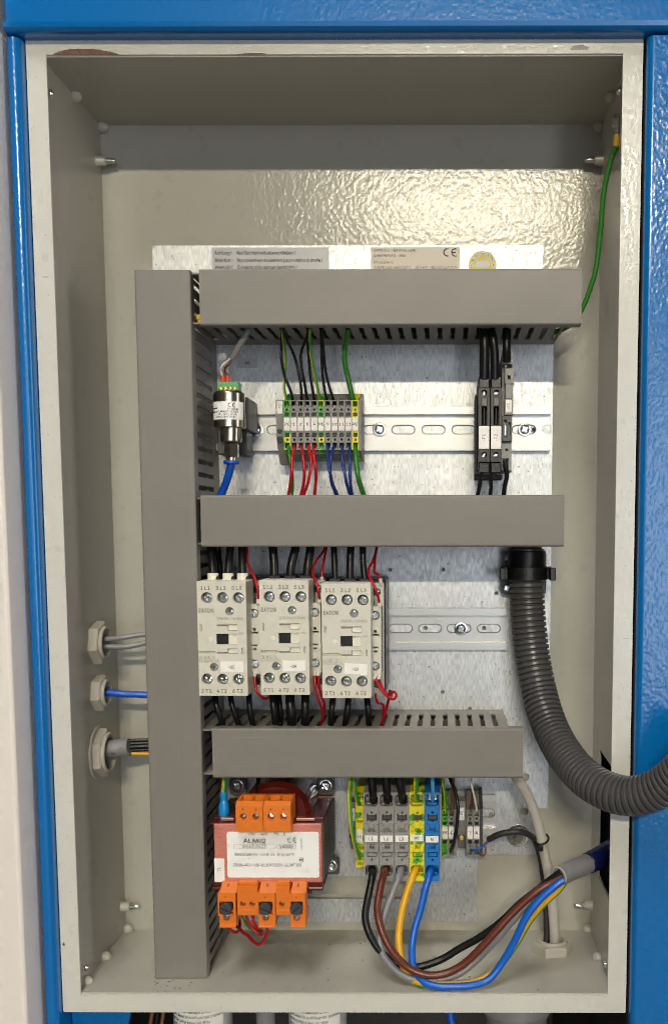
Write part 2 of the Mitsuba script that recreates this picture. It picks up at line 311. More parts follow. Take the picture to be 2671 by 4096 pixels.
for (x, s, y, z, lab) in ((LW, 1, 107.6, 647, 'upper left'), (LW, 1, 108.5, 38.8, 'lower left'), (RW, -1, 107, 646.6, 'upper right'), (RW, -1, 107, 40.6, 'lower right')):
    k = part(cab, 'stud_sleeve', lathe([(4.6, 0), (4.2, 1), (3.7, 6.5), (3.2, 7.2)], (x, y, z), (s, 0, 0), 20), 'm_ivory_smooth')
    part(k, 'stud', lathe([(2.2, 0), (2.3, 4.5), (1.6, 7.5), (1.2, 7.8)], (x + s * 6.8, y, z), (s, 0, 0), 16), 'm_steel')
for (x, y, z) in ((LW + 2, 58.9, 676), (LW + 2.4, 115.8, 675.6), (LW + 2.2, 115.4, 16.4), (LW + 2, 60.6, 15.6), (LW + 1.5, 18.5, 15), (RW - 2, 60, 675.2), (RW - 2.4, 115.6, 675.6), (RW - 2.2, 115.3, 16.4), (RW - 2, 60, 16)):
    q = trimesh.creation.icosphere(2, 1.0); q.vertices = q.vertices * [5, 4.2, 4.6] + [x, y, z]
    part(cab, 'sealing_blob', q, 'm_ivory_smooth', smooth=True)
for (x, s, y, z) in ((LW, 1, 14, 659), (LW, 1, 20.5, 25.2), (RW, -1, 34, 668), (RW, -1, 34, 22)):
    part(cab, 'wall_screw', lathe([(2.9, 0), (2.7, 1.4), (1.4, 2.6), (0.1, 2.8)], (x, y, z), (s, 0, 0), 18), 'm_steel')

solo('blue_top_panel', cat(prism(rr(-9.5, 640, -13.9, 40, 5.5), 'z', 693.3, 800), orange_peel(-4, 460, 693.3, 735, -14, .65, .065, 1.6, 21),
    hull([(x, y, z) for x in (-9.3, 639) for (y, z) in ((-14, 693.3), (-13.2, 690.4), (-11, 688.4), (-8, 687.7), (30, 687.7), (30, 693.3))])),
    'm_blue_skin', 'blue machine panel running across above the cabinet', 'panel')
solo('blue_column', prism(rr(-10.4, -0.6, -9, 120, 4.6), 'z', -160, 686.2), 'm_blue', 'narrow rounded blue strip left of the cabinet frame', 'panel')
blue = thing('blue_side_panel', 'broad blue orange-peel machine panel right of the cabinet', 'panel')
part(blue, 'sheet', cat(prism(rr(419.6, 660, -9.88, 2, 4.2), 'z', -160, 685.6), orange_peel(423.8, 470, -40, 685.2, -10, .6, .13, 1.5, 31)), 'm_blue_skin', smooth=40)
part(blue, 'added_shade_sheet', bx(419.8, 421.5, 2, 150, -160, 685, .2), 'm_dark', 'added dark sheet that gives the cable opening its shade')  # dark sheet added so the wall opening shows as unlit
solo('beige_side_panel', prism(rr(-120, -12.2, -35, 30, 3.2), 'z', -160, 800), 'm_beige', 'pinkish beige panel edge at the far left beside the blue strip', 'panel')
struct('machine_interior', cat(bx(-12, 430, 600, 602, -500, 760, .1), bx(-14, 430, -8, 600, -500, -498, .1), bx(-14, -12, 122, 600, -498, 760, .1), bx(430, 432, 122, 600, -498, 760, .1), bx(-12, 430, 122, 600, -1.5, 0, .1)), 'm_dark')  # near-black colour stands for the shade inside the machine
struct('floor', bx(-7000, 7000, -9000, 1200, -805, -800, 1), 'm_floor')

# things under the cabinet
solo('blue_corner_plate', cat(bx(0, 38, 16, 20, -150, -3), hull([(38, 16, -3), (38, 20, -3), (46, 16, -3), (46, 20, -3), (38, 16, -40), (38, 20, -40)])), 'm_blue', 'dark blue plate under the lower left corner of the cabinet', 'plate')
def on_can(m, cx, cy, r):
    v = m.vertices; a = (v[:, 0] - cx) / r; d = r - v[:, 1]
    return mm(np.stack([cx + d * np.sin(a), cy - d * np.cos(a), v[:, 2]], 1), m.faces)
for cx, lab in ((95.4, 'left silver filter canister with printed label, below the cabinet'), (184.8, 'silver filter canister right of the grey pipe, below the cabinet')):
    c = thing('filter_canister', lab, 'filter', 'filter canisters below the cabinet')
    part(c, 'can', lathe([(21, 0), (22.4, 1.2), (22.4, 80)], (cx, 35, -2.5), (0, 0, -1), 40), 'm_silverlabel')
    part(c, 'print_label', on_can(bx(cx - 21.5, cx + 21.5, -.25, .05, -60, -4, .02).subdivide().subdivide().subdivide(), cx, 35, 22.4), 'm_label')
    tx = ['Change filter element at least once a', 'year, latest at a differential pressure', 'of the compressed air filter', 'of 350 mbar']
    ms = []
    for i, s in enumerate(tx):
        t = text(s, cx - 23, -7.6 - i * 4.1, 2.2, 0, w=45 if i < 2 else 34, bold=i == 0); ms.append(mm(t.vertices * [1, 1, 1] + [0, -.27, 0], t.faces))
    part(c, 'lettering', on_can(cat(ms), cx, 35, 22.4), 'm_ink', smooth=False)
solo('grey_pipe', cyl((144.7, 32, -90), (144.7, 32, -4), 7.4, n=28), 'm_kgrey', 'grey pipe between the two filter canisters below the cabinet', 'pipe')
solo('pipe_coupling', lathe([(20, 0), (27, 3), (28, 12), (24, 20), (24, 40)], (340, 45, -5), (0, 0, -1), 36), 'm_kgrey', 'round grey pipe coupling in the dark below the cabinet', 'pipe')
solo('blue_hose', tube([(287, 40, -3), (288, 38, -20), (294, 30, -50), (296, 30, -90)], 3.2)[0], 'm_hose', 'blue hose hanging in the dark under the cabinet', 'hose', smooth=True)
for i, x in enumerate((60, 64.5, 69)):
    solo('ribbon_cable', tube([(x - 8, 60, -3), (x - 10, 55, -25), (x - 18, 50, -70)], 1.5)[0], ('m_brownthin', 'm_black', 'm_brownthin')[i], ('brown cable behind the blue corner plate under the cabinet', 'black cable between two brown ones under the cabinet', 'brown cable beside the filter canister under the cabinet')[i], 'cable', smooth=True)
solo('wooden_strip', bx(352, 358, 40, 46, -80, -3), 'm_cable', 'pale strip hanging in the dark in front of the pipe coupling', 'strip')

# ------------------------------------------------------------------ mounting plate, rails, ducts
PY = 112.0
holes = [(238.6, 324.5, 1.7), (282.3, 324.5, 1.7), (326.2, 304.9, 1.7), (281.9, 222.4, 1.7), (304.3, 208.1, 1.9), (238.4, 222.4, 1.7), (111.3, 325.4, 1.9), (110.7, 207.8, 2.2), (169.2, 477.4, 1.5), (170.9, 408.4, 1.4), (351.2, 150.2, 3.3), (350.6, 120.6, 3.4), (355.6, 437.6, 2.0), (267.7, 276, 1.8), (316.1, 276, 1.8), (322.3, 117.9, 2.0)]
out = Polygon([(50.2, 583.3), (362, 583.3), (362, 545), (371.2, 545), (370.4, 123.3), (361.0, 123.3), (361.0, 84.5), (359.6, 83.1), (311.4, 83.1), (310.6, 24.3), (50.2, 24.3)]).difference(sbox(104, 44.4, 250, 64.2))
pl = thing('mounting_plate', 'galvanised steel mounting plate with drilled holes behind the components', 'mounting plate')
part(pl, 'sheet', prism(out.difference(unary_union([disc(x, z, r) for x, z, r in holes])), 'y', PY, PY + 2), 'm_zinc')
n = part(pl, 'hex_nut', lathe([(7.2, 0), (7.2, 4.5), (6.4, 5.6)], (345.3, PY, 100), (0, -1, 0), 6, rot=.3), 'm_steel')
part(n, 'stud', cyl((345.3, PY, 100), (345.3, PY - 9, 100), 3.9, c=.6), 'm_steel')
part(pl, 'washer', lathe([(9.5, 0), (9.5, 1.2), (8.9, 1.6)], (345.3, PY, 100), (0, -1, 0), 28), 'm_steel')
def rail(label, x0, x1, z0, z1, slots, screws, mark, marks_at):
    k = thing('din_rail', label, 'rail', 'mounting rails on the plate')
    y0 = 104.6
    for s, zz in ((1, z1), (-1, z0)):
        pg = Polygon([(y0, zz), (y0 + 1, zz), (y0 + 1, zz - s * 4.6), (y0 + 6.9, zz - s * 4.6), (y0 + 6.9, zz - s * 5.6), (y0, zz - s * 5.6)])
        part(k, 'upper_lip' if s > 0 else 'lower_lip', prism(pg, 'x', x0, x1), 'm_rail')
    web = sbox(x0, z0 + 5.6, x1, z1 - 5.6)
    cz = (z0 + z1) / 2
    web = web.difference(unary_union([rr(a, b, cz - 3.1, cz + 3.1, 3.05) for a, b in slots]))
    def rim(a, b):
        o, q = (np.array(rr(a - e, b + e, cz - 3.1 - e, cz + 3.1 + e, 3.05 + e).exterior.coords)[:-1] for e in (.75, 0)); m_ = len(o)
        v = [(x, y0 + 6, z) for x, z in o] + [(x, y0 + 7, z) for x, z in q]
        return mm(v, [f for t in range(m_) for f in ((t, (t + 1) % m_, m_ + t), ((t + 1) % m_, m_ + (t + 1) % m_, m_ + t))])
    web = web.difference(unary_union([rr(a - .75, b + .75, cz - 3.85, cz + 3.85, 3.8) for a, b in slots]))
    part(k, 'web', cat(prism(web, 'y', y0 + 6, y0 + 7.0), *[rim(a, b) for a, b in slots if b < x1 - 1]), 'm_rail')
    for x in screws:
        w_ = part(k, 'washer', cat(lathe([(5.6, 0), (5.6, .9), (5.0, 1.2)], (x, y0 + 6, cz), (0, -1, 0), 24)), 'm_steel')
        part(w_, 'screw', screw(x, y0 + 4.8, cz, 3.9, 30, 2.6), 'm_steel')
    for (x, z, h, w_) in marks_at: part(k, 'embossing', text(mark, x, z, h, y0 + 6, w=w_, d=.18), 'm_rail', smooth=False)
rail('galvanised rail in the top row behind the pressure sensor and the fuses', 98, 368.9, 420.7, 455.2, [(140, 158), (217.9, 235.8), (241.1, 259), (265.5, 283.4), (289.8, 307.8), (314, 332), (338.6, 356.9), (363, 380)], [131.4, 230.9, 348.3], 'ezm', [(266.3, 442.2, 2.6, 15.4)])
rail('galvanised rail to the right of the three contactors', 101, 334.3, 258.9, 292.8, [(237.9, 256.5), (262.4, 280.5), (286, 304.7), (310.9, 329)], [297.0], 'ezm', [(285, 281.4, 2.6, 14.6)])
rail('short galvanised rail carrying the supply terminals at the bottom', 205, 326.7, 102.5, 136.6, [(313, 325.2)], [], 'TK', [(314, 110.5, 2.6, 7)])

def fingers(k, wall, a0, a1, at, c0, pitch, y0, y1):
    """duct fingers between the slots; wall = ('z', z0, z1) or ('x', x0, x1)"""
    i0 = math.ceil((a0 - c0) / pitch); i1 = math.floor((a1 - c0) / pitch)
    cs = [c0 + i * pitch for i in range(i0, i1 + 1)]; ed = [a0 - 2.2] + cs + [a1 + 2.2]
    for l, r in zip(ed[:-1], ed[1:]):
        p, q = l + 1.9, r - 1.9
        if q - p < 1.2: continue
        ym = y0 + (y1 - y0) * .62
        poly = [(p, y0), (p, ym - 5), (p - .95, ym - 3.2), (p - .95, ym - .5), (p, ym), (p, y1), (q, y1), (q, ym), (q + .95, ym - .5), (q + .95, ym - 3.2), (q, ym - 5), (q, y0)]
        pg = Polygon(poly)
        if wall[0] == 'z': m = prism(pg, 'z', wall[1], wall[2])
        else: m = prism(Polygon([(b, a) for a, b in poly]), 'x', wall[1], wall[2])
        part(k, 'finger', m, 'm_duct', smooth=False)
def lid_profile(lo, hi, yf, depth, t=1.6, r=1.8):
    o = rr(yf, yf + 60, lo, hi, r).intersection(sbox(yf, lo, yf + depth, hi)); i = rr(yf + t, yf + 60, lo + t, hi - t, max(r - .9, .4)).intersection(sbox(yf, lo, yf + depth + 1, hi))
    return o.difference(i)
LY = 25.0
def hduct(label, lx0, lx1, z0, z1, bx0, bx1, side, c0, pitch):
    k = thing('cable_duct', label, 'cable duct', 'grey slotted cable ducts')
    part(k, 'lid', prism(lid_profile(z0, z1, LY, 9), 'x', lx0, lx1), 'm_duct')
    zi, zo = (z0 + 1.7, z0 + 3.0), (z1 - 3.0, z1 - 1.7)
    ms = [bx(bx0, bx1, 110.4, PY, zi[0], zo[1], .2)]
    for s, (p, q) in (('low', zi), ('top', zo)):
        ms += [bx(bx0, bx1, 91, 110.4, p, q, .15), bx(bx0, bx1, 29, 41, p, q, .15)]
    part(k, 'base', cat(ms), 'm_duct')
    fingers(k, ('z', *(zi if side == 'low' else zo)), bx0, bx1, 0, c0, pitch, 41, 91)
    part(k, 'hidden_wall', bx(bx0, bx1, 41, 91, *(zo if side == 'low' else zi), .15), 'm_duct')
hduct('top horizontal grey cable duct above the terminal row', 107.9, 381.9, 503.9, 543.6, 100.2, 371, 'low', 221.6, 9.74)
hduct('middle horizontal grey cable duct above the contactors', 105, 371.2, 344.9, 382.8, 100.2, 362, 'low', 221.6, 9.74)
hduct('bottom horizontal grey cable duct over the orange transformer terminals', 109.6, 342.3, 171.4, 209.5, 100.2, 332, 'top', 245.2, 9.7)
k = thing('cable_duct', 'long vertical grey cable duct with slots down its right wall', 'cable duct', 'grey slotted cable ducts')
pg = lid_profile(61.6, 101.8, LY - 1, 10)
part(k, 'lid', prism(Polygon([(b, a) for a, b in pg.exterior.coords]), 'z', 15.2, 542.6), 'm_ductv')
part(k, 'base', cat(bx(63.6, 99.8, 110.4, PY, 15, 540, .2), bx(63.6, 64.9, 29, 110.4, 15, 540, .15), bx(98.5, 99.8, 94, 110.4, 15, 540, .15), bx(98.5, 99.8, 29, 43, 15, 540, .15)), 'm_duct')
fingers(k, ('x', 98.5, 99.8), 15, 540, 0, 496.6, 9.78, 43, 94)
solo('yellow_marker', cat(bx(66, 74, 92, 97, 540.4, 545.5), cyl((70.5, 94.5, 545), (70.5, 94.5, 549), 2.2)), 'm_yellow', 'small yellow plug standing on top of the vertical duct', 'plug')
solo('yellow_marker', cat(bx(100.2, 105.5, 42, 47, 511.4, 515.4, .8), cyl((102.8, 44.5, 508), (102.8, 44.5, 511.4), 1.6)), 'm_yellow', 'small yellow wire marker in the gap between the two grey ducts', 'marker')

# ------------------------------------------------------------------ stickers on the plate
YS = PY - .5
k = thing('warning_sticker', 'grey trilingual sticker about clockwise phase rotation above the top duct', 'sticker')
part(k, 'film', bx(97.7, 191.2, YS, PY, 556, 581.6, .05), 'm_silverlabel')
ms = []
for s, x, x1, z in (('Achtung !', 100.2, 113.6, 576.0), ('Nur Rechtsdrehfeldanschließen !', 118, 164.3, 576.0), ('Attention !', 100.2, 114.3, 570.3), ('Raccordement seulement pour rotation à droite !', 118, 186, 570.3), ('Atención !', 100.2, 114.3, 565.0), ('Conectar sólo campo dextrógiro !', 118, 165.5, 565.0)):
    ms.append(text(s, x, z, 2.75, YS, w=x1 - x, bold=True))
part(k, 'lettering', cat(ms), 'm_ink', smooth=False)
k = thing('rating_plate', 'cream rating label with maker data and CE mark above the top duct', 'label')
part(k, 'film', prism(rr(224.7, 295.8, 552, 581.7, 1.5), 'y', YS, PY), 'm_paperlabel')
ce = lambda x, z, h, y: [prism(disc(x + h * .5, z + h * .5, h * .5, 10).difference(disc(x + h * .5, z + h * .5, h * .36, 10)).difference(sbox(x + h * .62, z - 1, x + 9, z + h + 1)), 'y', y - .12, y),
    prism(disc(x + h * 1.45, z + h * .5, h * .5, 10).difference(disc(x + h * 1.45, z + h * .5, h * .36, 10)).difference(sbox(x + h * 1.57, z - 1, x + 19, z + h + 1)).union(sbox(x + h * 1.0, z + h * .43, x + h * 1.5, z + h * .57)), 'y', y - .12, y)]
part(k, 'lettering', cat([text('GIOVI S.r.l. - Electrical panel', 227.2, 578.4, 1.8, YS, w=32.8, bold=True), text("Isola d'Asti (AT) - Italy", 227.2, 574.4, 1.8, YS, w=25, bold=True), text('EN 60204-1', 227.2, 568.9, 2.1, YS, w=15), text('3/N/PE 50Hz 400/230 V    18.5 kW    Baujahr 10/2019', 227.2, 564.9, 2.1, YS, w=66)] + ce(282.5, 574.2, 6.6, YS)), 'm_ink', smooth=False)
k = thing('round_sticker', 'round yellow inspection sticker with month numbers, half hidden by the top duct', 'sticker')
part(k, 'disc', prism(disc(313.8, 567.5, 11.1, 12), 'y', YS, PY), 'm_sticker')
part(k, 'number_field', cat([prism(disc(313.8 + 8.7 * math.sin(a), 567.5 + 8.7 * math.cos(a), 1.6), 'y', YS - .1, YS) for a in np.arange(12) * math.pi / 6] + [prism(disc(313.8, 567.5, 5.6).intersection(sbox(307, 566, 320, 571)), 'y', YS - .1, YS)]), 'm_silverlabel')
part(k, 'lettering', cat([text(str(i or 12), 313.8 + 8.7 * math.sin(i * math.pi / 6), 566.7 + 8.7 * math.cos(i * math.pi / 6), 1.5, YS - .1, align='c', bold=True) for i in range(12)]), 'm_ink', smooth=False)
k = thing('sensor_tag', 'small grey tag lettered -B3 on the plate beside the sensor', 'tag')
part(k, 'plate', bx(115.9, 132.6, YS, PY, 487.5, 495.1, .05), 'm_silverlabel'); part(k, 'lettering', text('-B3', 121.3, 490.2, 2.2, YS, w=5, bold=True), 'm_ink', smooth=False)

# ------------------------------------------------------------------ contactors
def contactor(label, x0, z0, type1, type2, tag, date, tilt):
    k = thing('contactor', label, 'contactor', 'beige contactors in the middle row')
    X = lambda a: x0 + a; Z = lambda a: z0 + a; yf = 12.0
    tops = [(7.05, 72.1), (18.5, 72.1), (30, 72)]; bots = [(6, 12.4), (17.4, 12.2), (28.9, 12.2)]; fix = [(23.5, 62.2), (11.3, 21.2)]
    wells = unary_union([disc(X(a), Z(b), 4.1) for a, b in tops + bots] + [disc(X(a), Z(b), 3.1) for a, b in fix])
    R = lambda a, b, c, d: sbox(X(a), Z(c), X(b), Z(d))
    slots = unary_union([R(14.1, 29, 51.2, 52.7), R(21.9, 29, 48, 52.7), R(13.5, 28.5, 38, 45.7), R(13.7, 28.8, 31.1, 32.4), R(21.5, 28.8, 31.1, 35), R(1.7, 3.0, 47.7, 52.8), R(31.8, 33.1, 31.1, 35.6), R(.6, 12.4, 31.5, 33.1)])
    inner = unary_union([R(2.1, 2.6, 48.1, 52.4), R(32.2, 32.7, 31.5, 35.2), R(1, 12, 31.9, 32.7)])
    o = rr(X(0), X(35.6), Z(0), Z(84.1), .5)
    part(k, 'cover', cat(prism(o.difference(wells).difference(slots.difference(inner)), 'y', yf, yf + 4), prism(o.difference(wells), 'y', yf + 4, 40)), 'm_con', smooth=False)
    part(k, 'body', cat(bx(X(.4), X(43.6), 56, 104, Z(-3), Z(84.6), .6), bx(X(.6), X(35.2), 40, 56, Z(2), Z(82), .4)), 'm_black')
    for i in range(3): part(k, 'terminal_funnel', bx(X(3 + 11.4 * i), X(11.6 + 11.4 * i), 34, 56, Z(80), Z(86.5), .5), 'm_black')
    part(k, 'clamp_well_shade', cat(*[cyl((X(a), yf + 5.7, Z(b)), (X(a), yf + 7, Z(b)), 4.3) for a, b in tops + bots], *[cyl((X(a), yf + 2.6, Z(b)), (X(a), yf + 4, Z(b)), 3.3) for a, b in fix]), 'm_dark')  # dark clamp discs that also paint shade round the screws
    for a, b in tops + bots: part(k, 'terminal_screw', screw(X(a) + .3, yf + 5.6, Z(b) - .1, 3.45, rng.uniform(0, 90), 2.4, 'combi'), 'm_steel')
    for a, b in fix: part(k, 'fixing_screw', screw(X(a), yf + 2.4, Z(b), 2.85, rng.uniform(0, 90), 1.7), 'm_steel')
    part(k, 'window_slide', bx(X(22.1), X(28.4), yf + 1.1, yf + 2.5, Z(38.1), Z(45.5), .2), 'm_con_light')
    part(k, 'indicator', cat(bx(X(13.6), X(22.1), yf + 1.4, yf + 2.5, Z(38.1), Z(45.6), .1), bx(X(15), X(20.6), yf + .7, yf + 1.8, Z(39.6), Z(44.2), .4)), 'm_black', 'black armature window')
    part(k, 'slide', cat(bx(X(22.2), X(28.7), yf + 1.0, yf + 2.4, Z(48.3), Z(52.2), .2)), 'm_con_light'); part(k, 'slide', bx(X(22), X(28.6), yf + 1.0, yf + 2.4, Z(31.4), Z(34.6), .2), 'm_con_light')
    part(k, 'plug', cyl((X(9.45), yf - .12, Z(41.9)), (X(9.45), yf + .4, Z(41.9)), 1.6), 'm_con_light')
    ms = [text('EATON', X(1.2), Z(61.1), 3.0, yf, w=10.8, bold=True)]
    for a, s in ((2.7, '1'), (5.7, 'L1'), (13.8, '3'), (17.1, 'L2'), (25.4, '5'), (28.6, 'L3')): ms.append(text(s, X(a), Z(77.8), 2.7, yf, bold=True))
    for a, s in ((1.8, '2'), (4.8, 'T1'), (12.8, '4'), (15.9, 'T2'), (24.4, '6'), (27.5, 'T3')): ms.append(text(s, X(a), Z(2.2), 2.7, yf, bold=True))
    ms += [text('230V50Hz / 240V60Hz', X(14), Z(55.7), 2.0, yf, w=19.3), text(type1, X(.5), Z(27.1), 2.0, yf, w=11.5), text(type2, X(.5), Z(24.7), 2.0, yf, w=14), text(date, X(30), Z(45), 1.5, yf, w=3.4)]
    part(k, 'lettering', cat(ms), 'm_inkbrown', smooth=False)
    c = (X(24.4), yf, Z(21.4))
    t = part(k, 'tag', rot_y(bx(X(16.1), X(32.7), yf - .5, yf, Z(17.4), Z(25.4), .1), tilt, c), 'm_white', f'white tag lettered {tag}')
    part(t, 'lettering', rot_y(text(tag, X(21.6), Z(20.3), 2.2, yf - .5, w=4.9, bold=True), tilt, c), 'm_ink', smooth=False)
    # coil terminal block in front of the auxiliary contact block
    b = part(k, 'coil_block', prism(rr(X(31.8), X(41.7), Z(13.2), Z(65.9), .4).difference(unary_union([disc(X(37.4), Z(59), 3.5), disc(X(37.1), Z(20.7), 3.5), disc(X(37.4), Z(46.9), 1.3), R(35.3, 40.3, 43.7, 45.1), R(35.4, 39.6, 34.3, 35.6), R(36.1, 38.9, 31.2, 32.7)])), 'y', 31.5, 40), 'm_con', smooth=False)
    part(b, 'screw', screw(X(37.6), 36.5, Z(58.9), 3.1, rng.uniform(0, 90), 2.2, 'combi'), 'm_steel'); part(b, 'screw', screw(X(37.3), 36.5, Z(20.6), 3.1, rng.uniform(0, 90), 2.2, 'combi'), 'm_steel')
    part(b, 'back', bx(X(32), X(41.6), 40, 53, Z(14), Z(65), .2), 'm_charcoal')
    part(b, 'lettering', cat(text('A1', X(33.4), Z(63.2), 1.9, 31.5), text('A2', X(33.2), Z(14), 1.9, 31.5)), 'm_inkbrown', smooth=False)
    a = part(k, 'auxiliary_contact', prism(rr(X(31), X(42.6), Z(-5), Z(82.1), .4).difference(unary_union([disc(X(37.2), Z(75), 3.1), disc(X(37), Z(3.6), 3.1)])), 'y', 53.5, 60), 'm_con', smooth=False)
    for zz in (75, 3.6): part(a, 'screw', screw(X(37.3), 57.5, Z(zz), 2.8, rng.uniform(0, 90), 2), 'm_steel')
    part(a, 'lettering', text('NC', X(38.8), Z(78.8), 1.6, 53.5), 'm_inkbrown', smooth=False)
contactor('first beige contactor from the vertical duct, its white tag lettered -Q2', 104.05, 236.3, 'DIL M25-10', 'XTCE025C10', '-Q2', '0319', 0)
contactor('middle of the three beige contactors, its white tag lettered -Q4', 149.4, 237.0, 'DIL M25-01', 'XTCE025C01', '-Q4', '4918', 0)
contactor('beige contactor beside the open rail, its tilted tag lettered -Q3', 194.4, 234.7, 'DIL M17-01', 'XTCE018C01', '-Q3', '4118', -3.5)

# ------------------------------------------------------------------ small and large terminal blocks
def terminal(label, x0, w, zm, mat, tag, group, y0=71.3, plate_tone=None):
    k = thing('terminal_block', label, 'terminal block', group)
    x1 = x0 + w - .12; xc = (x0 + x1) / 2; a, b = x0 + .75, x1 - .75
    hol = [sbox(a, zm + 13.4, b, zm + 17.6), disc(xc + .1, zm + 11.1, 1.0), rr(a + .1, b - .1, zm + 5.9, zm + 8.9, .5), rr(a + .1, b - .1, zm - 9.7, zm - 6.3, .5), disc(xc + .1, zm - 11.7, 1.0), sbox(a, zm - 18.6, b, zm - 14)]
    part(k, 'body', cat(prism(sbox(x0, zm - 19.6, x1, zm + 18.4).difference(unary_union(hol)), 'y', y0, y0 + 7),
        prism(Polygon([(y0 + 7, zm - 22.1), (y0 + 7, zm + 18.4), (y0 + 12, zm + 20), (y0 + 20.7, zm + 25.6), (104.3, zm + 25.6), (104.3, zm - 26), (y0 + 20, zm - 25.8)]), 'x', x0, x1)), mat, smooth=False)
    part(k, 'release_lever', cat(bx(a + .2, b - .2, y0 + 1.5, y0 + 6, zm + 6.1, zm + 8.7, .2), bx(a + .2, b - .2, y0 + 1.5, y0 + 6, zm - 9.5, zm - 6.5, .2)), 'm_black')
    t = part(k, 'marker', bx(x0 + .35, x1 - .25, y0 - 1.1, y0 + .5, zm - 5.0, zm + 5.0, .15), 'm_white', f'white marker lettered {tag}' if tag else None)
    if tag: part(t, 'lettering', text(tag, xc + .1, zm - 1.1, 2.1, y0 - 1.1, w=min(3.6, 1.8 * len(tag)), bold=True, align='c'), 'm_inkgrey', smooth=False)
def end_bracket(label, x0, x1, z0, z1, y0, tagz, ttext, screws=False):
    k = thing('end_bracket', label, 'end bracket', 'end brackets of the terminal rows')
    xc = (x0 + x1) / 2; zc = (z0 + z1) / 2 + 4
    pg = Polygon([(y0, zc - 6), (y0, z1), (y0 + 8, z1), (104, z1 - 4), (104, z0), (y0 + 16, z0), (y0 + 5, zc - 16)])
    part(k, 'body', prism(pg, 'x', x0, x1), 'm_tgrey')
    if not screws:
        part(k, 'recess', cat(cyl((xc - .3, y0 - .1, zc - 4), (xc - .3, y0 + .5, zc - 4), 2.0), cyl((xc - .3, y0 - .1, zc - 10), (xc - .3, y0 + .5, zc - 10), 2.4)), 'm_black')
    else: part(k, 'screw', screw(xc, y0 + .2, zc - 12, 2.5, 40, 1.6), 'm_brass')
    t = part(k, 'tag', bx(xc - 2.1, xc + 2.1, y0 - .8, y0 + .2, tagz[0], tagz[1], .15), 'm_white', f'white tag lettered {ttext}')
    part(t, 'lettering', text(ttext, xc + .9, (tagz[0] + tagz[1]) / 2 - 2.2, 1.8, y0 - .8, w=4.4, rot=90), 'm_ink', smooth=False)
zm = 438.4
end_bracket('grey end bracket closing the upper terminal row, tag lettered -X2', 153.2, 159.3, 409, 457.3, 74, (446.6, 456.4), '-X2')
xs = [159.5, 164.8, 170.1, 175.2, 180.4, 185.9, 191.0, 196.3, 201.5, 206.8, 212.1, 217.3]
nm = ['PE', '1', '2', '3', '4', 'PE', '9', '10', '11', '12', 'PE']
lab = ['green-yellow earth terminal next to the end bracket in the upper terminal row', 'grey terminal just right of the first earth terminal, marked 1', 'second grey terminal of the upper row, marked 2', 'third grey terminal of the upper row, marked 3', 'grey terminal just left of the middle earth terminal, marked 4',
       'green-yellow earth terminal in the middle of the upper row', 'grey terminal just right of the middle earth terminal, marked 9', 'grey terminal with the last blue pair starting to its right, marked 10', 'grey terminal with an empty top entry, marked 11, beside the one marked 10', 'grey terminal with an empty top entry, marked 12, beside the yellow earth terminal', 'yellow earth terminal closing the right end of the upper row']
for i in range(11): terminal(lab[i], xs[i], xs[i + 1] - xs[i], zm, 'm_tgrey' if nm[i] != 'PE' else 'm_peyellow' if i == 10 else 'm_pegreen', nm[i], 'terminals of the upper row')
solo('end_cover', prism(Polygon([(72, 418), (72, 457), (92, 464), (104.3, 464), (104.3, 412), (91, 412.4)]), 'x', 217.35, 218.9), 'm_tgrey', 'thin grey end cover on the right of the upper terminal row', 'end cover', 'end covers of the terminal rows')
solo('jumper_bar', cat(bx(171.5, 185.5, 72.2, 74, 443.6, 444.6, .2), bx(192, 206, 72.2, 74, 443.6, 444.6, .2)), 'm_green', 'thin green jumper bar above the markers of the upper terminal row', 'jumper')

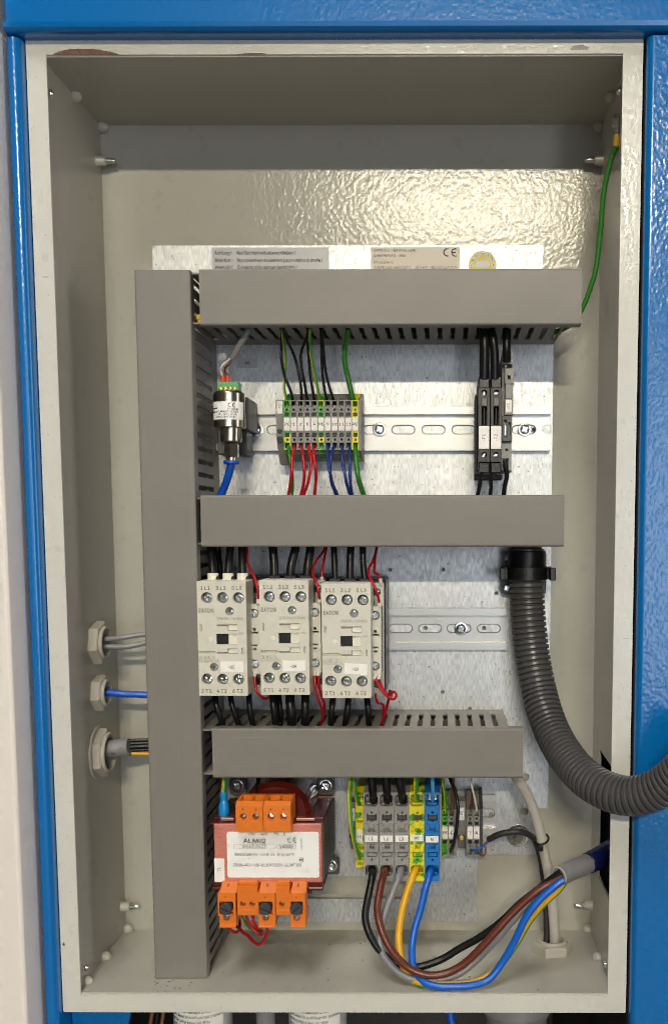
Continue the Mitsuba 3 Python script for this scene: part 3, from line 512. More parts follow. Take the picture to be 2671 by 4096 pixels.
def power_terminal(label, x0, w, mat, tag, toff=0.0):
    k = thing('power_terminal', label, 'terminal block', 'large supply terminals at the bottom')
    y0 = 51.5; x1 = x0 + w - .25; xc = (x0 + x1) / 2; P = lambda f: x0 + f * w
    q = lambda a, b, c, d: sbox(P(a), c, P(b), d)
    hol = unary_union([rr(P(.07), P(.93), 142.2, 152, 2.6), disc(P(.53), 137.2, .95), Polygon([(P(.2), 136), (P(.2), 130.6), (P(.4), 130.6), (P(.53), 129.3), (P(.66), 130.6), (P(.86), 130.6), (P(.86), 136), (P(.78), 136), (P(.74), 135.2), (P(.32), 135.2), (P(.28), 136)]),
        q(.34, .78, 119.6, 124.6), q(.38, .74, 108, 112.2), q(.22, .86, 101.3, 105.6), disc(P(.52), 99.3, .95), rr(P(.08), P(.92), 86.2, 95, 2.4)])
    part(k, 'body', cat(prism(rr(x0, x1, 82, 153.4, .4).difference(hol), 'y', y0, y0 + 7), prism(Polygon([(y0 + 7, 82), (y0 + 7, 153.4), (74, 155), (80, 157), (104.3, 157), (104.3, 84), (70, 82)]).difference(unary_union([sbox(y0 + 7, 87, y0 + 17, 94.4), sbox(y0 + 7, 143, y0 + 17, 151.2)])), 'x', x0 + .6, x1 - .6),
        prism(Polygon([(y0 + 7, 82), (y0 + 7, 153.4), (74, 155), (80, 157), (104.3, 157), (104.3, 84), (70, 82)]), 'x', x0, x0 + .6), prism(Polygon([(y0 + 7, 82), (y0 + 7, 153.4), (74, 155), (80, 157), (104.3, 157), (104.3, 84), (70, 82)]), 'x', x1 - .6, x1)), mat, smooth=False)
    part(k, 'clip', cat(*[bx(P(a), P(b), y0 - 1.6, y0, c, d, .4) for a, b, c, d in ((.02, .30, 123, 128.4), (.70, .97, 123, 128.4), (.02, .30, 105.8, 111.5), (.70, .97, 105.8, 111.5))], bx(P(.01), P(.98), y0 - .9, y0, 113, 121.6, .3)), mat)
    part(k, 'inner', bx(P(.24), P(.82), y0 + 1.4, y0 + 7, 101.6, 104.6, .3), mat); part(k, 'inner', bx(P(.24), P(.82), y0 + 2.4, y0 + 7, 130.8, 134.4, .3), 'm_charcoal')
    part(k, 'clamp', cat(bx(P(.25), P(.5), y0 + 10, y0 + 15, 88, 94, .3), bx(P(.25), P(.8), y0 + 12, y0 + 15, 144, 150, .3)), 'm_steel')
    t = part(k, 'marker', bx(P(.08), P(.92), y0 - 1.7, y0 - .8, 114.2 + toff, 119.2 + toff, .12), 'm_white', f'white marker lettered {tag}')
    part(t, 'lettering', text(tag, xc, 115.6 + toff, 2.2, y0 - 1.7, w=1.75 * len(tag), bold=True, align='c'), 'm_ink', smooth=False)
px = [220.3, 232.2, 244.0, 256.0, 267.85, 279.8]
for i, (m_, t, l) in enumerate((('m_pgrey', 'L1', 'large grey supply terminal marked L1'), ('m_pgrey', 'L2', 'large grey supply terminal marked L2'), ('m_pgrey', 'L3', 'large grey supply terminal marked L3'), ('m_pe', 'PE', 'large yellow-green supply terminal marked PE beside the blue one'), ('m_tblue', 'N', 'large blue supply terminal marked N'))):
    power_terminal(l, px[i], px[i + 1] - px[i], m_, t, (0, 0, 0, .6, -.4)[i])
solo('end_cover', prism(Polygon([(53, 84), (53, 152), (74, 155), (104.3, 157), (104.3, 84)]), 'x', 279.8, 281.1), 'm_pgrey', 'thin grey end cover right of the blue supply terminal', 'end cover', 'end covers of the terminal rows')
# the mid-size earth terminal at the left of the row
k = thing('earth_terminal', 'narrow yellow-green earth terminal left of the L1 supply terminal', 'terminal block')
x0, x1 = 213.2, 220.0
hol = unary_union([sbox(214.1, 140, 219.2, 147.6), disc(216.7, 134, .95), rr(214.2, 219.2, 126.4, 131, .6), sbox(214.4, 104, 219, 108.5), disc(216.6, 102, .9), sbox(214.2, 92, 219.2, 99)])
part(k, 'body', cat(prism(sbox(x0, 90, x1, 149).difference(hol), 'y', 60, 68), prism(Polygon([(68, 88), (68, 149), (80, 153), (104.3, 153), (104.3, 86), (80, 86)]), 'x', x0, x1)), 'm_pe', smooth=False)
t = part(k, 'marker', bx(214, 218.6, 58.8, 60.3, 110.8, 121.4, .15), 'm_white', 'white marker lettered PE'); part(t, 'lettering', text('PE', 216.3, 114.4, 2.2, 58.8, w=3.2, align='c'), 'm_ink', smooth=False)
end_bracket('grey end bracket left of the supply terminals behind the striped earth wires', 206.5, 212.9, 96, 140, 72, (124.4, 134.6), '-X1')
# control terminals right of the supply terminals
terminal('green-yellow earth terminal between the blue supply terminal and the one marked 1', 281.2, 5.2, 115.3, 'm_pegreen', 'PE', 'control terminals at the bottom')
terminal('grey terminal marked 1 behind the black wire at the bottom', 286.4, 5.1, 115.3, 'm_tgrey', '1', 'control terminals at the bottom')
solo('end_cover', prism(Polygon([(73, 95), (73, 134), (92, 141), (104.3, 141), (104.3, 89), (91, 90)]), 'x', 291.6, 293.3), 'm_tgrey', 'thin grey end cover right of the bottom terminal marked 1', 'end cover', 'end covers of the terminal rows')
end_bracket('grey end bracket with a brass screw, tag lettered -X2, at the bottom', 294.2, 300.2, 96, 140, 74, (124.6, 135), '-X2', True)
solo('end_cover', prism(Polygon([(73, 95), (73, 134), (92, 141), (104.3, 141), (104.3, 89), (91, 90)]), 'x', 300.4, 301.3), 'm_tgrey_dark', 'thin dark end cover left of the bottom terminal marked 7', 'end cover', 'end covers of the terminal rows')
terminal('grey terminal marked 7 at the bottom with a blue wire', 301.4, 5.15, 115.3, 'm_tgrey', '7', 'control terminals at the bottom')
terminal('grey terminal marked 8 at the bottom with a white wire', 306.6, 5.15, 115.3, 'm_tgrey', '8', 'control terminals at the bottom')
solo('end_cover', prism(Polygon([(73, 95), (73, 134), (92, 144), (104.3, 144), (104.3, 89), (91, 90)]), 'x', 311.9, 314.2), 'm_charcoal', 'dark end cover right of the bottom terminal marked 8', 'end cover', 'end covers of the terminal rows')

# ------------------------------------------------------------------ fuse holders
def fuse(label, x0, x1, tag):
    k = thing('fuse_holder', label, 'fuse holder', 'black fuse holders')
    y0 = 45.7; xc = (x0 + x1) / 2
    hol = unary_union([disc(xc, 459, 2.1), disc(xc, 413.2, 2.1), sbox(xc - 2.1, 435, xc + 2.1, 455)])
    part(k, 'body', cat(prism(sbox(x0, 408, x1, 462.4).difference(hol), 'y', y0, y0 + 9), prism(Polygon([(y0 + 9, 408), (y0 + 9, 462.4), (y0 + 10, 470), (74, 472), (104.3, 468), (104.3, 403), (y0 + 6, 400.2), (y0 + 4, 408)]), 'x', x0, x1)), 'm_softblack', smooth=False)
    part(k, 'wire_hood', bx(x0 + .3, x1 - .3, y0 + 1, y0 + 12, 462.4, 471, .6), 'm_black')
    part(k, 'foot', cat(bx(x0 + .4, x1 - .4, y0 + 1, y0 + 8, 400, 407.6, .5), *[bx(x0 + 2, x1 - 2, y0 + .6, y0 + 1.2, z, z + 1, .1) for z in (402.2, 404, 405.8)]), 'm_black')
    for z in (458.8, 413): part(k, 'screw', screw(xc - .2, y0 + 4, z, 1.8, rng.uniform(0, 90), 1.6, 'slot'), 'm_steel')
    part(k, 'lever', bx(xc - 2, xc + 2, y0 - .8, y0 + 4, 449, 455, .4), 'm_tgrey_dark')
    part(k, 'side_rib', cat(bx(x0 + .2, x0 + 1.5, y0 - .7, y0, 434.6, 455.4, .3), bx(x1 - 1.5, x1 - .2, y0 - .7, y0, 434.6, 455.4, .3)), 'm_charcoal')
    part(k, 'fuse_link', cyl((xc, y0 + 5, 436), (xc, y0 + 5, 448), 1.5), 'm_black')
    t = part(k, 'tag', bx(x0 + .1, x1 - .4, y0 - 1, y0 + .2, 417.5, 434.4, .15), 'm_white', f'white tag lettered {tag}')
    part(t, 'lettering', text(tag, xc + .8, 423.2, 2.3, y0 - 1, w=5.2, rot=90), 'm_ink', smooth=False)
fuse('black fuse holder with tag -F1 in the top row', 309.0, 317.3, '-F1'); fuse('black fuse holder with tag -F2 in the top row', 318.0, 326.2, '-F2')
solo('fuse_bracket', cat(bx(307.2, 308.6, 74, 104, 400, 461, .3), bx(307.2, 329.5, 92, 104, 396.8, 401, .5)), 'm_softblack', 'black mounting bracket behind the fuse holder tagged -F1', 'bracket')
k = thing('fuse_terminal', 'slim grey fuse terminal with a hinged lever beside the black fuse holders', 'fuse terminal')
y0 = 51.5
part(k, 'body', prism(Polygon([(y0 + 6, 401), (y0 + 6, 476), (y0 + 14, 490), (104, 488), (104, 402)]), 'x', 327.0, 334.4), 'm_tgrey_dark')
part(k, 'top_collar', prism(sbox(326.8, 481, 334.8, 491).difference(rr(327.8, 333.4, 482.6, 495, .8)), 'y', y0 + 2, y0 + 12), 'm_tgrey')
part(k, 'lever', cat(prism(sbox(328.6, 466, 335.4, 479.6).difference(sbox(330.4, 469, 332.8, 472.2)).difference(sbox(329.6, 477.2, 334, 480)), 'y', y0 - 2, y0 + 4), bx(329, 334.8, y0 - 1.4, y0 + 6, 455, 466, .4), bx(328.4, 335, y0 - 1, y0 + 6, 443, 455, .4), bx(328.6, 329.4, y0 - 3.4, y0, 466, 478, .2)), 'm_tgrey')
t = part(k, 'tag', bx(329.4, 333.8, y0 - 1.9, y0 - .9, 444.8, 454.2, .15), 'm_white', 'white tag lettered -F3'); part(t, 'lettering', text('-F3', 332.4, 447.4, 1.8, y0 - 1.9, w=4, rot=90), 'm_ink', smooth=False)
part(k, 'cage', cat(prism(sbox(327, 424, 334.4, 442.6).difference(sbox(328, 426, 330.6, 440)).difference(sbox(331.4, 428, 333.2, 438)), 'y', y0 + 1, y0 + 7)), 'm_charcoal')
part(k, 'cap', prism(rr(326.6, 334, 402, 422, .5).difference(disc(330.3, 417.3, 1.1)).difference(sbox(327, 404, 331.8, 411)), 'y', y0 + 1, y0 + 7), 'm_tgrey')
part(k, 'link', bx(328.6, 330.2, y0 + 3, y0 + 7, 428, 436, .3), 'm_steel')

# ------------------------------------------------------------------ pressure sensor
k = thing('pressure_sensor', 'nickel pressure sensor with white label, green plug and blue hose', 'sensor')
ax, ay = 121.2, 56.0
part(k, 'housing', lathe([(9.5, 0), (11.2, .8), (11.8, 2.2), (11.8, 26.6), (11, 27.2)], (ax, ay, 461.0), (0, 0, -1), 40), 'm_nickel')
lab_ = lathe([(11.95, 0), (11.95, 13.2)], (ax, ay, 452.7), (0, 0, -1), 64, closed=False); f = lab_.faces; cen = lab_.triangles_center
ang = np.degrees(np.arctan2(cen[:, 0] - ax, -(cen[:, 1] - ay)))
part(k, 'label', mm(lab_.vertices, f[(ang > -88) & (ang < 70)]), 'm_label', smooth=True)
def on_cyl(m, cx, cy, r): v = m.vertices; a = (v[:, 0] - cx) / r; return mm(np.stack([cx + (r - v[:, 1]) * np.sin(a), cy - (r - v[:, 1]) * np.cos(a), v[:, 2]], 1), m.faces)
ms = ce(ax + 1.4, 448.3, 3.4, -.16) + [text('4-20 mA', ax - 6, 442.6, 1.5, -.16, w=14), text('0-16 bar  12-30 V', ax - 15, 444.6, 1.2, -.16, w=12), text('ALMIG TN 136.01016', ax - 4, 444.7, 1.3, -.16, w=13), text('TN 43002906', ax + 1, 446.5, 1.2, -.16, w=8), text('12010104000020', ax - 8, 440.7, 1.3, -.16, w=15), text('Pressure sensor', ax - 15, 447.4, 1.1, -.16, w=8)]
part(k, 'lettering', on_cyl(cat(ms), ax, ay, 11.95), 'm_ink', smooth=False)
part(k, 'neck', lathe([(7.8, 0), (7.8, 10), (7.2, 10.8)], (ax + .8, ay, 434.2), (0, 0, -1), 36), 'm_nickel')
part(k, 'hex_nut', lathe([(4.8, 0), (5.7, 1.2), (5.7, 9.6), (4.8, 11)], (ax + 1, ay, 423), (0, 0, -1), 6, rot=.5), 'm_nickel')
part(k, 'ferrule', cyl((ax + .9, ay, 412.6), (ax + .9, ay, 409.4), 4.2), 'm_brass')
part(k, 'collar', lathe([(5.4, 0), (6.0, .6), (6.0, 2.0), (5.2, 2.8)], (ax + .7, ay, 409.7), (0, 0, -1), 28), 'm_hose', 'blue push-in collar')
g = part(k, 'plug', cat(bx(114.1, 129.9, 48, 60, 461, 467.4, .4), bx(114.4, 129.6, 46.6, 48, 460.8, 463.4, .3), *[bx(x - 1.3, x + 1.3, 47.6, 48.2, 464.8, 466.4, .1) for x in (116.6, 120.2, 123.8, 127.4)]), 'm_green', 'green screw terminal plug')
for x in (117.0, 120.5, 124.0, 127.4): part(g, 'screw', screw(x, 46.8, 462.2, 1.5, rng.uniform(40, 90), 1.2, 'slot'), 'm_brass')
for x in (117.4, 120.9): part(g, 'wire_ferrule', cyl((x, 52.7, 466.8), (x, 52.7, 472.6), 1.6, n=14, c=.3), 'm_redferrule')
part(k, 'holder', cat(bx(110, 133.4, 66, 104, 434, 458.4, .8), bx(106, 129, 80, 104, 416, 436, .8)), 'm_charcoal', 'dark clip holding the sensor on the rail')

# ------------------------------------------------------------------ transformer
k = thing('transformer', 'red lacquered control transformer with orange terminals and white label', 'transformer')
yf = 22.5
part(k, 'core', bx(109.9, 191, yf, 100, 91.4, 137, .6), 'm_lam', 'reddish lacquered lamination stack')
part(k, 'core_side', bx(190.9, 192.6, yf + 1.5, 99, 92.2, 136.4, .3), 'm_lamside', 'dark edges of the stacked sheets')
part(k, 'top_frame', cat(bx(107.2, 192, yf + .5, 40, 135.8, 137.4, .4), bx(107.6, 191.4, 34, 90, 137, 138.2, .3)), 'm_bobbin')
for a, b in ((114.6, 124.4), (171.6, 185.5)): part(k, 'copper_strip', bx(a, b, 26, 30, 138.2, 140.4, .2), 'm_copper')
part(k, 'winding', hull([(153 + 27 * math.cos(t) * q, 70 + 26 * w_, 138 + 25 * math.sin(t) * q) for t in np.linspace(0, math.pi, 15) for q, w_ in ((.86, -1), (1, -.8), (1, .8), (.86, 1))]), 'm_bobbin', 'dark red varnished winding')
part(k, 'winding_tape', cat(*[hull([(153 + q * math.cos(t + e), 70 + w_, 138 + q * .93 * math.sin(t + e)) for e in (-.09, .09) for q, w_ in ((12, -26.4), (24, -26.4), (27.6, -20), (27.6, 20))]) for t in (.5, 2.6)]), 'm_bobbin')
part(k, 'winding', hull([(x, y, z) for x in (124, 180) for y, z in ((40, 92), (90, 92), (46, 74), (84, 72))]), 'm_bobbin')
part(k, 'bottom_frame', cat(bx(107.4, 191.4, yf + 1, 60, 84.6, 87, .5), bx(108, 191, yf + 3, 30, 86, 92, .4)), 'm_bobbin')
for x, z, sx in ((111.9, 145.7, 1), (185.1, 145.7, -1), (188.4, 77.4, -1), (112.4, 77.4, 1)):
    f = part(k, 'foot', prism(rr(x - 7, x + 7, z - 8, z + 7, 2).difference(disc(x, z, 2.4)), 'y', 102, 104), 'm_lamside')
    part(f, 'washer', lathe([(5.8, 0), (5.8, 1), (5.2, 1.4)], (x, 102, z), (0, -1, 0), 24), 'm_steel'); part(f, 'bolt', screw(x, 100.6, z, 4.2, 35, 3), 'm_steel')
l = part(k, 'label', prism(rr(119.6, 188.9, 95.4, 130.8, 1.6), 'y', yf - .25, yf + .1), 'm_label', 'white printed rating label')
Y = yf - .25
ms = [text(s, x, 128.2, 1.9, Y, w=w, bold=True) for s, x, w in (('+5%', 135.6, 5.3), ('400', 145.4, 5), ('-5%', 154.2, 4.5), ('0', 162.3, 1.4))]
ms += ce(165.3, 122.3, 4.3, Y) + [text('M14100418', 131.6, 118.2, 2.6, Y, w=17.6), text('VA100', 159.2, 118.3, 2.6, Y, w=10.2, bold=True), text('EN61558', 125.6, 112.3, 2.2, Y, w=12.2, bold=True), text('50-60HZ CL. B  ta 40°C', 139, 112.3, 2.2, Y, w=31.6), text('230(0,4AT)- 0/0-(1,25AT)18/0-(1,0AT )10', 124, 104.1, 2.2, Y, w=51.5, bold=True), text('2V0110093V09', 176.4, 117, 1.2, Y, w=9, rot=90), text('since 1923', 138.6, 121.0, 1.1, Y, w=10), text('"', 135.4, 108.6, 2, Y)]
fr = lambda a, b, c, d, t=.14: prism(sbox(a, c, b, d).difference(sbox(a + t, c + t, b - t, d - t)), 'y', Y - .1, Y)
ms += [fr(124.6, 156, 117.6, 121), fr(157.2, 171.6, 117.6, 121), prism(rr(174, 177.2, 107.4, 111, 1.2).difference(rr(174.3, 176.9, 107.7, 110.7, 1)), 'y', Y - .1, Y), prism(sbox(174.3, 108.7, 176.9, 109.7), 'y', Y - .1, Y)]
part(l, 'lettering', cat(ms), 'm_ink', smooth=False)
part(l, 'brand', text('ALMiG', 131.8, 122.3, 3.2, Y, w=17.2, bold=True), 'm_ink', smooth=False)
t = part(k, 'tag', bx(109.7, 117.4, yf - .4, yf + .1, 91.8, 110.2, .1), 'm_white', 'cream tag lettered -T1'); part(t, 'lettering', text('-T1', 114.4, 98.4, 2.2, yf - .4, w=4.8, rot=90), 'm_ink', smooth=False)
for i, x0 in enumerate((128.6, 149.2)):                                     # input terminals on top
    x1 = x0 + 20.2; c1, c2 = x0 + 5.5, x0 + 14.8
    pg = Polygon([(13.2, 133.7), (13.2, 153.2), (17, 156), (38, 156), (38, 133.7)])
    m = m3.Manifold(m3.Mesh(vert_properties=prism(pg, 'x', x0, x1).vertices.astype(np.float32), tri_verts=prism(pg, 'x', x0, x1).faces.astype(np.uint32)))
    for a, b in ((x0 + 2, x0 + 9.4), (x0 + 10.8, x0 + 18.2)): m = m - m3.Manifold.cube([b - a, 14, 12]).translate([a, 19.5, 147])
    for c in (c1, c2): m = m - m3.Manifold.cylinder(9, 2.55, 2.55, 20).rotate([-90, 0, 0]).translate([c, 12, 145.2]) - m3.Manifold.cube([1, 4, 1]).translate([c - .5, 12, 150.2])
    b_ = part(k, 'input_terminal', man(m), 'm_orange', smooth=False)
    for c in (c1, c2): part(b_, 'screw', screw(c, 19.4, 145.2, 2.2, rng.uniform(20, 80), 1.6), 'm_steel')
    part(b_, 'clamp', bx(x0 + 3, x0 + 8.4, 24, 32, 148, 150.4, .4), 'm_brass')
for x0, ang in ((114.2, -28), (143.6, -25), (167.6, 42)):                     # fuse carriers below
    x1 = x0 + 13.2 if x0 < 150 else x0 + 11.8; xc = (x0 + x1) / 2
    pg = sbox(x0, 69.6, x1, 87).difference(sbox(x0 + 1, 70.6, x1 - 1.6, 80.6)).difference(sbox(xc - 1.1, 83.2, xc - .1, 84.2))
    f = part(k, 'fuse_carrier', cat(prism(pg, 'y', 11.9, 24), bx(x0 + .8, x1 - .8, 17, 32, 70, 86, .2), prism(sbox(x0 + .7, 61, x1, 69.6).difference(disc(xc - .6, 68 - .2, 2.4)), 'y', 12.6, 22), bx(x0 + .9, x1 - .2, 20, 34, 61.2, 69.4, .2), hull([(x, y, z) for x in (x0 + 1.6, x1 + .6) for y, z in ((12.6, 87), (34, 87), (20, 93), (34, 93))]), bx(x0 + .7, x1, 10.8, 13, 60.6, 62.2, .3)), 'm_orange', smooth=False)
    part(f, 'slot', hull([(x, y, z) for x in (xc - .6, xc + 1) for y, z in ((14.2, 87.9), (18.6, 92.2), (20, 90))]), 'm_orangedark')
    c = part(f, 'cap', lathe([(5.1, 0), (5.0, 6), (4.4, 10.2), (3.9, 11)], (xc - .8, 20, 75.4), (0, -1, -.02), 28), 'm_fusecap', 'dark grey screw cap of the fuse')
    part(c, 'slot', rot_y(bx(xc - .8 - 3.6, xc - .8 + 3.6, 8.75, 9.6, 74.8, 75.5, .1), ang, (xc - .8, 0, 75.2)), 'm_black')
    part(f, 'screw', screw(xc - .6, 14.4, 67.9, 2.2, rng.uniform(10, 80), 1.6, 'slot'), 'm_steel')
for x0, x1, cs in ((128.3, 143.4, (132.2, 139.4)), (157.2, 167.4, (161.7,))):    # output terminals between them
    pg = sbox(x0, 69, x1, 91).difference(unary_union([disc(c, 77.8, 2.1) for c in cs] + [sbox(c - .6, 70.6, c + .6, 71.8) for c in cs]))
    o = part(k, 'output_terminal', cat(prism(pg, 'y', 14.2, 20), bx(x0, x1, 20, 34, 69, 91, .2), bx(x0 + .4, x1 - .4, 18, 34, 91, 94, .4), bx(x0 + .2, x1 - .2, 13.7, 14.4, 69.2, 73.4, .2)), 'm_orange', smooth=False)
    for c in cs: part(o, 'screw', screw(c, 19.6, 77.8, 1.8, rng.uniform(10, 80), 1.4), 'm_nickel')

# ------------------------------------------------------------------ cable glands
def gland(label, o, d, R, h, r, mat='m_gland', n=6, rot=.26):
    k = thing('cable_gland', label, 'cable gland', 'cable glands in the cabinet walls')
    part(k, 'hex_nut', lathe([(R - .4, 0), (R, .5), (R, h - 1.2), (R - 1.2, h), (r + 1, h)], o, d, 6, rot=rot, closed=False), mat, smooth=20)
    o2 = np.asarray(o, float) + np.asarray(d, float) * h
    part(k, 'ring', lathe([(r + 2.4, -h), (r + 2.4, 1.8), (r + 1.9, 2.4), (r + .3, 2.4), (r, 1.8), (r, -h)], o2, d, 36, closed=False), mat)
    part(k, 'seal', cyl(np.asarray(o, float) + np.asarray(d, float) * .3, np.asarray(o, float) + np.asarray(d, float) * .8, r), 'm_dark')
    if R > 18: part(k, 'flange', lathe([(R + 2.2, 0), (R + 2.2, 1.2), (R + 1.6, 1.6)], o, d, 36), mat)
gland('upper ivory cable gland on the left wall with two grey cables', (LW, 65, 269.4), (1, 0, 0), 17.2, 7.6, 10.6)
gland('middle ivory cable gland on the left wall with a blue hose', (LW, 64, 229.8), (1, 0, 0), 14.4, 7.6, 8.4)
gland('largest ivory cable gland on the left wall with the stripped multicore cable', (LW, 65, 182), (1, 0, 0), 19.4, 7.6, 13.6, rot=.5)
gland('ivory cable gland standing on the cabinet floor', (371.3, 76, FL), (0, 0, 1), 16.8, 8, 9.6, rot=.1)

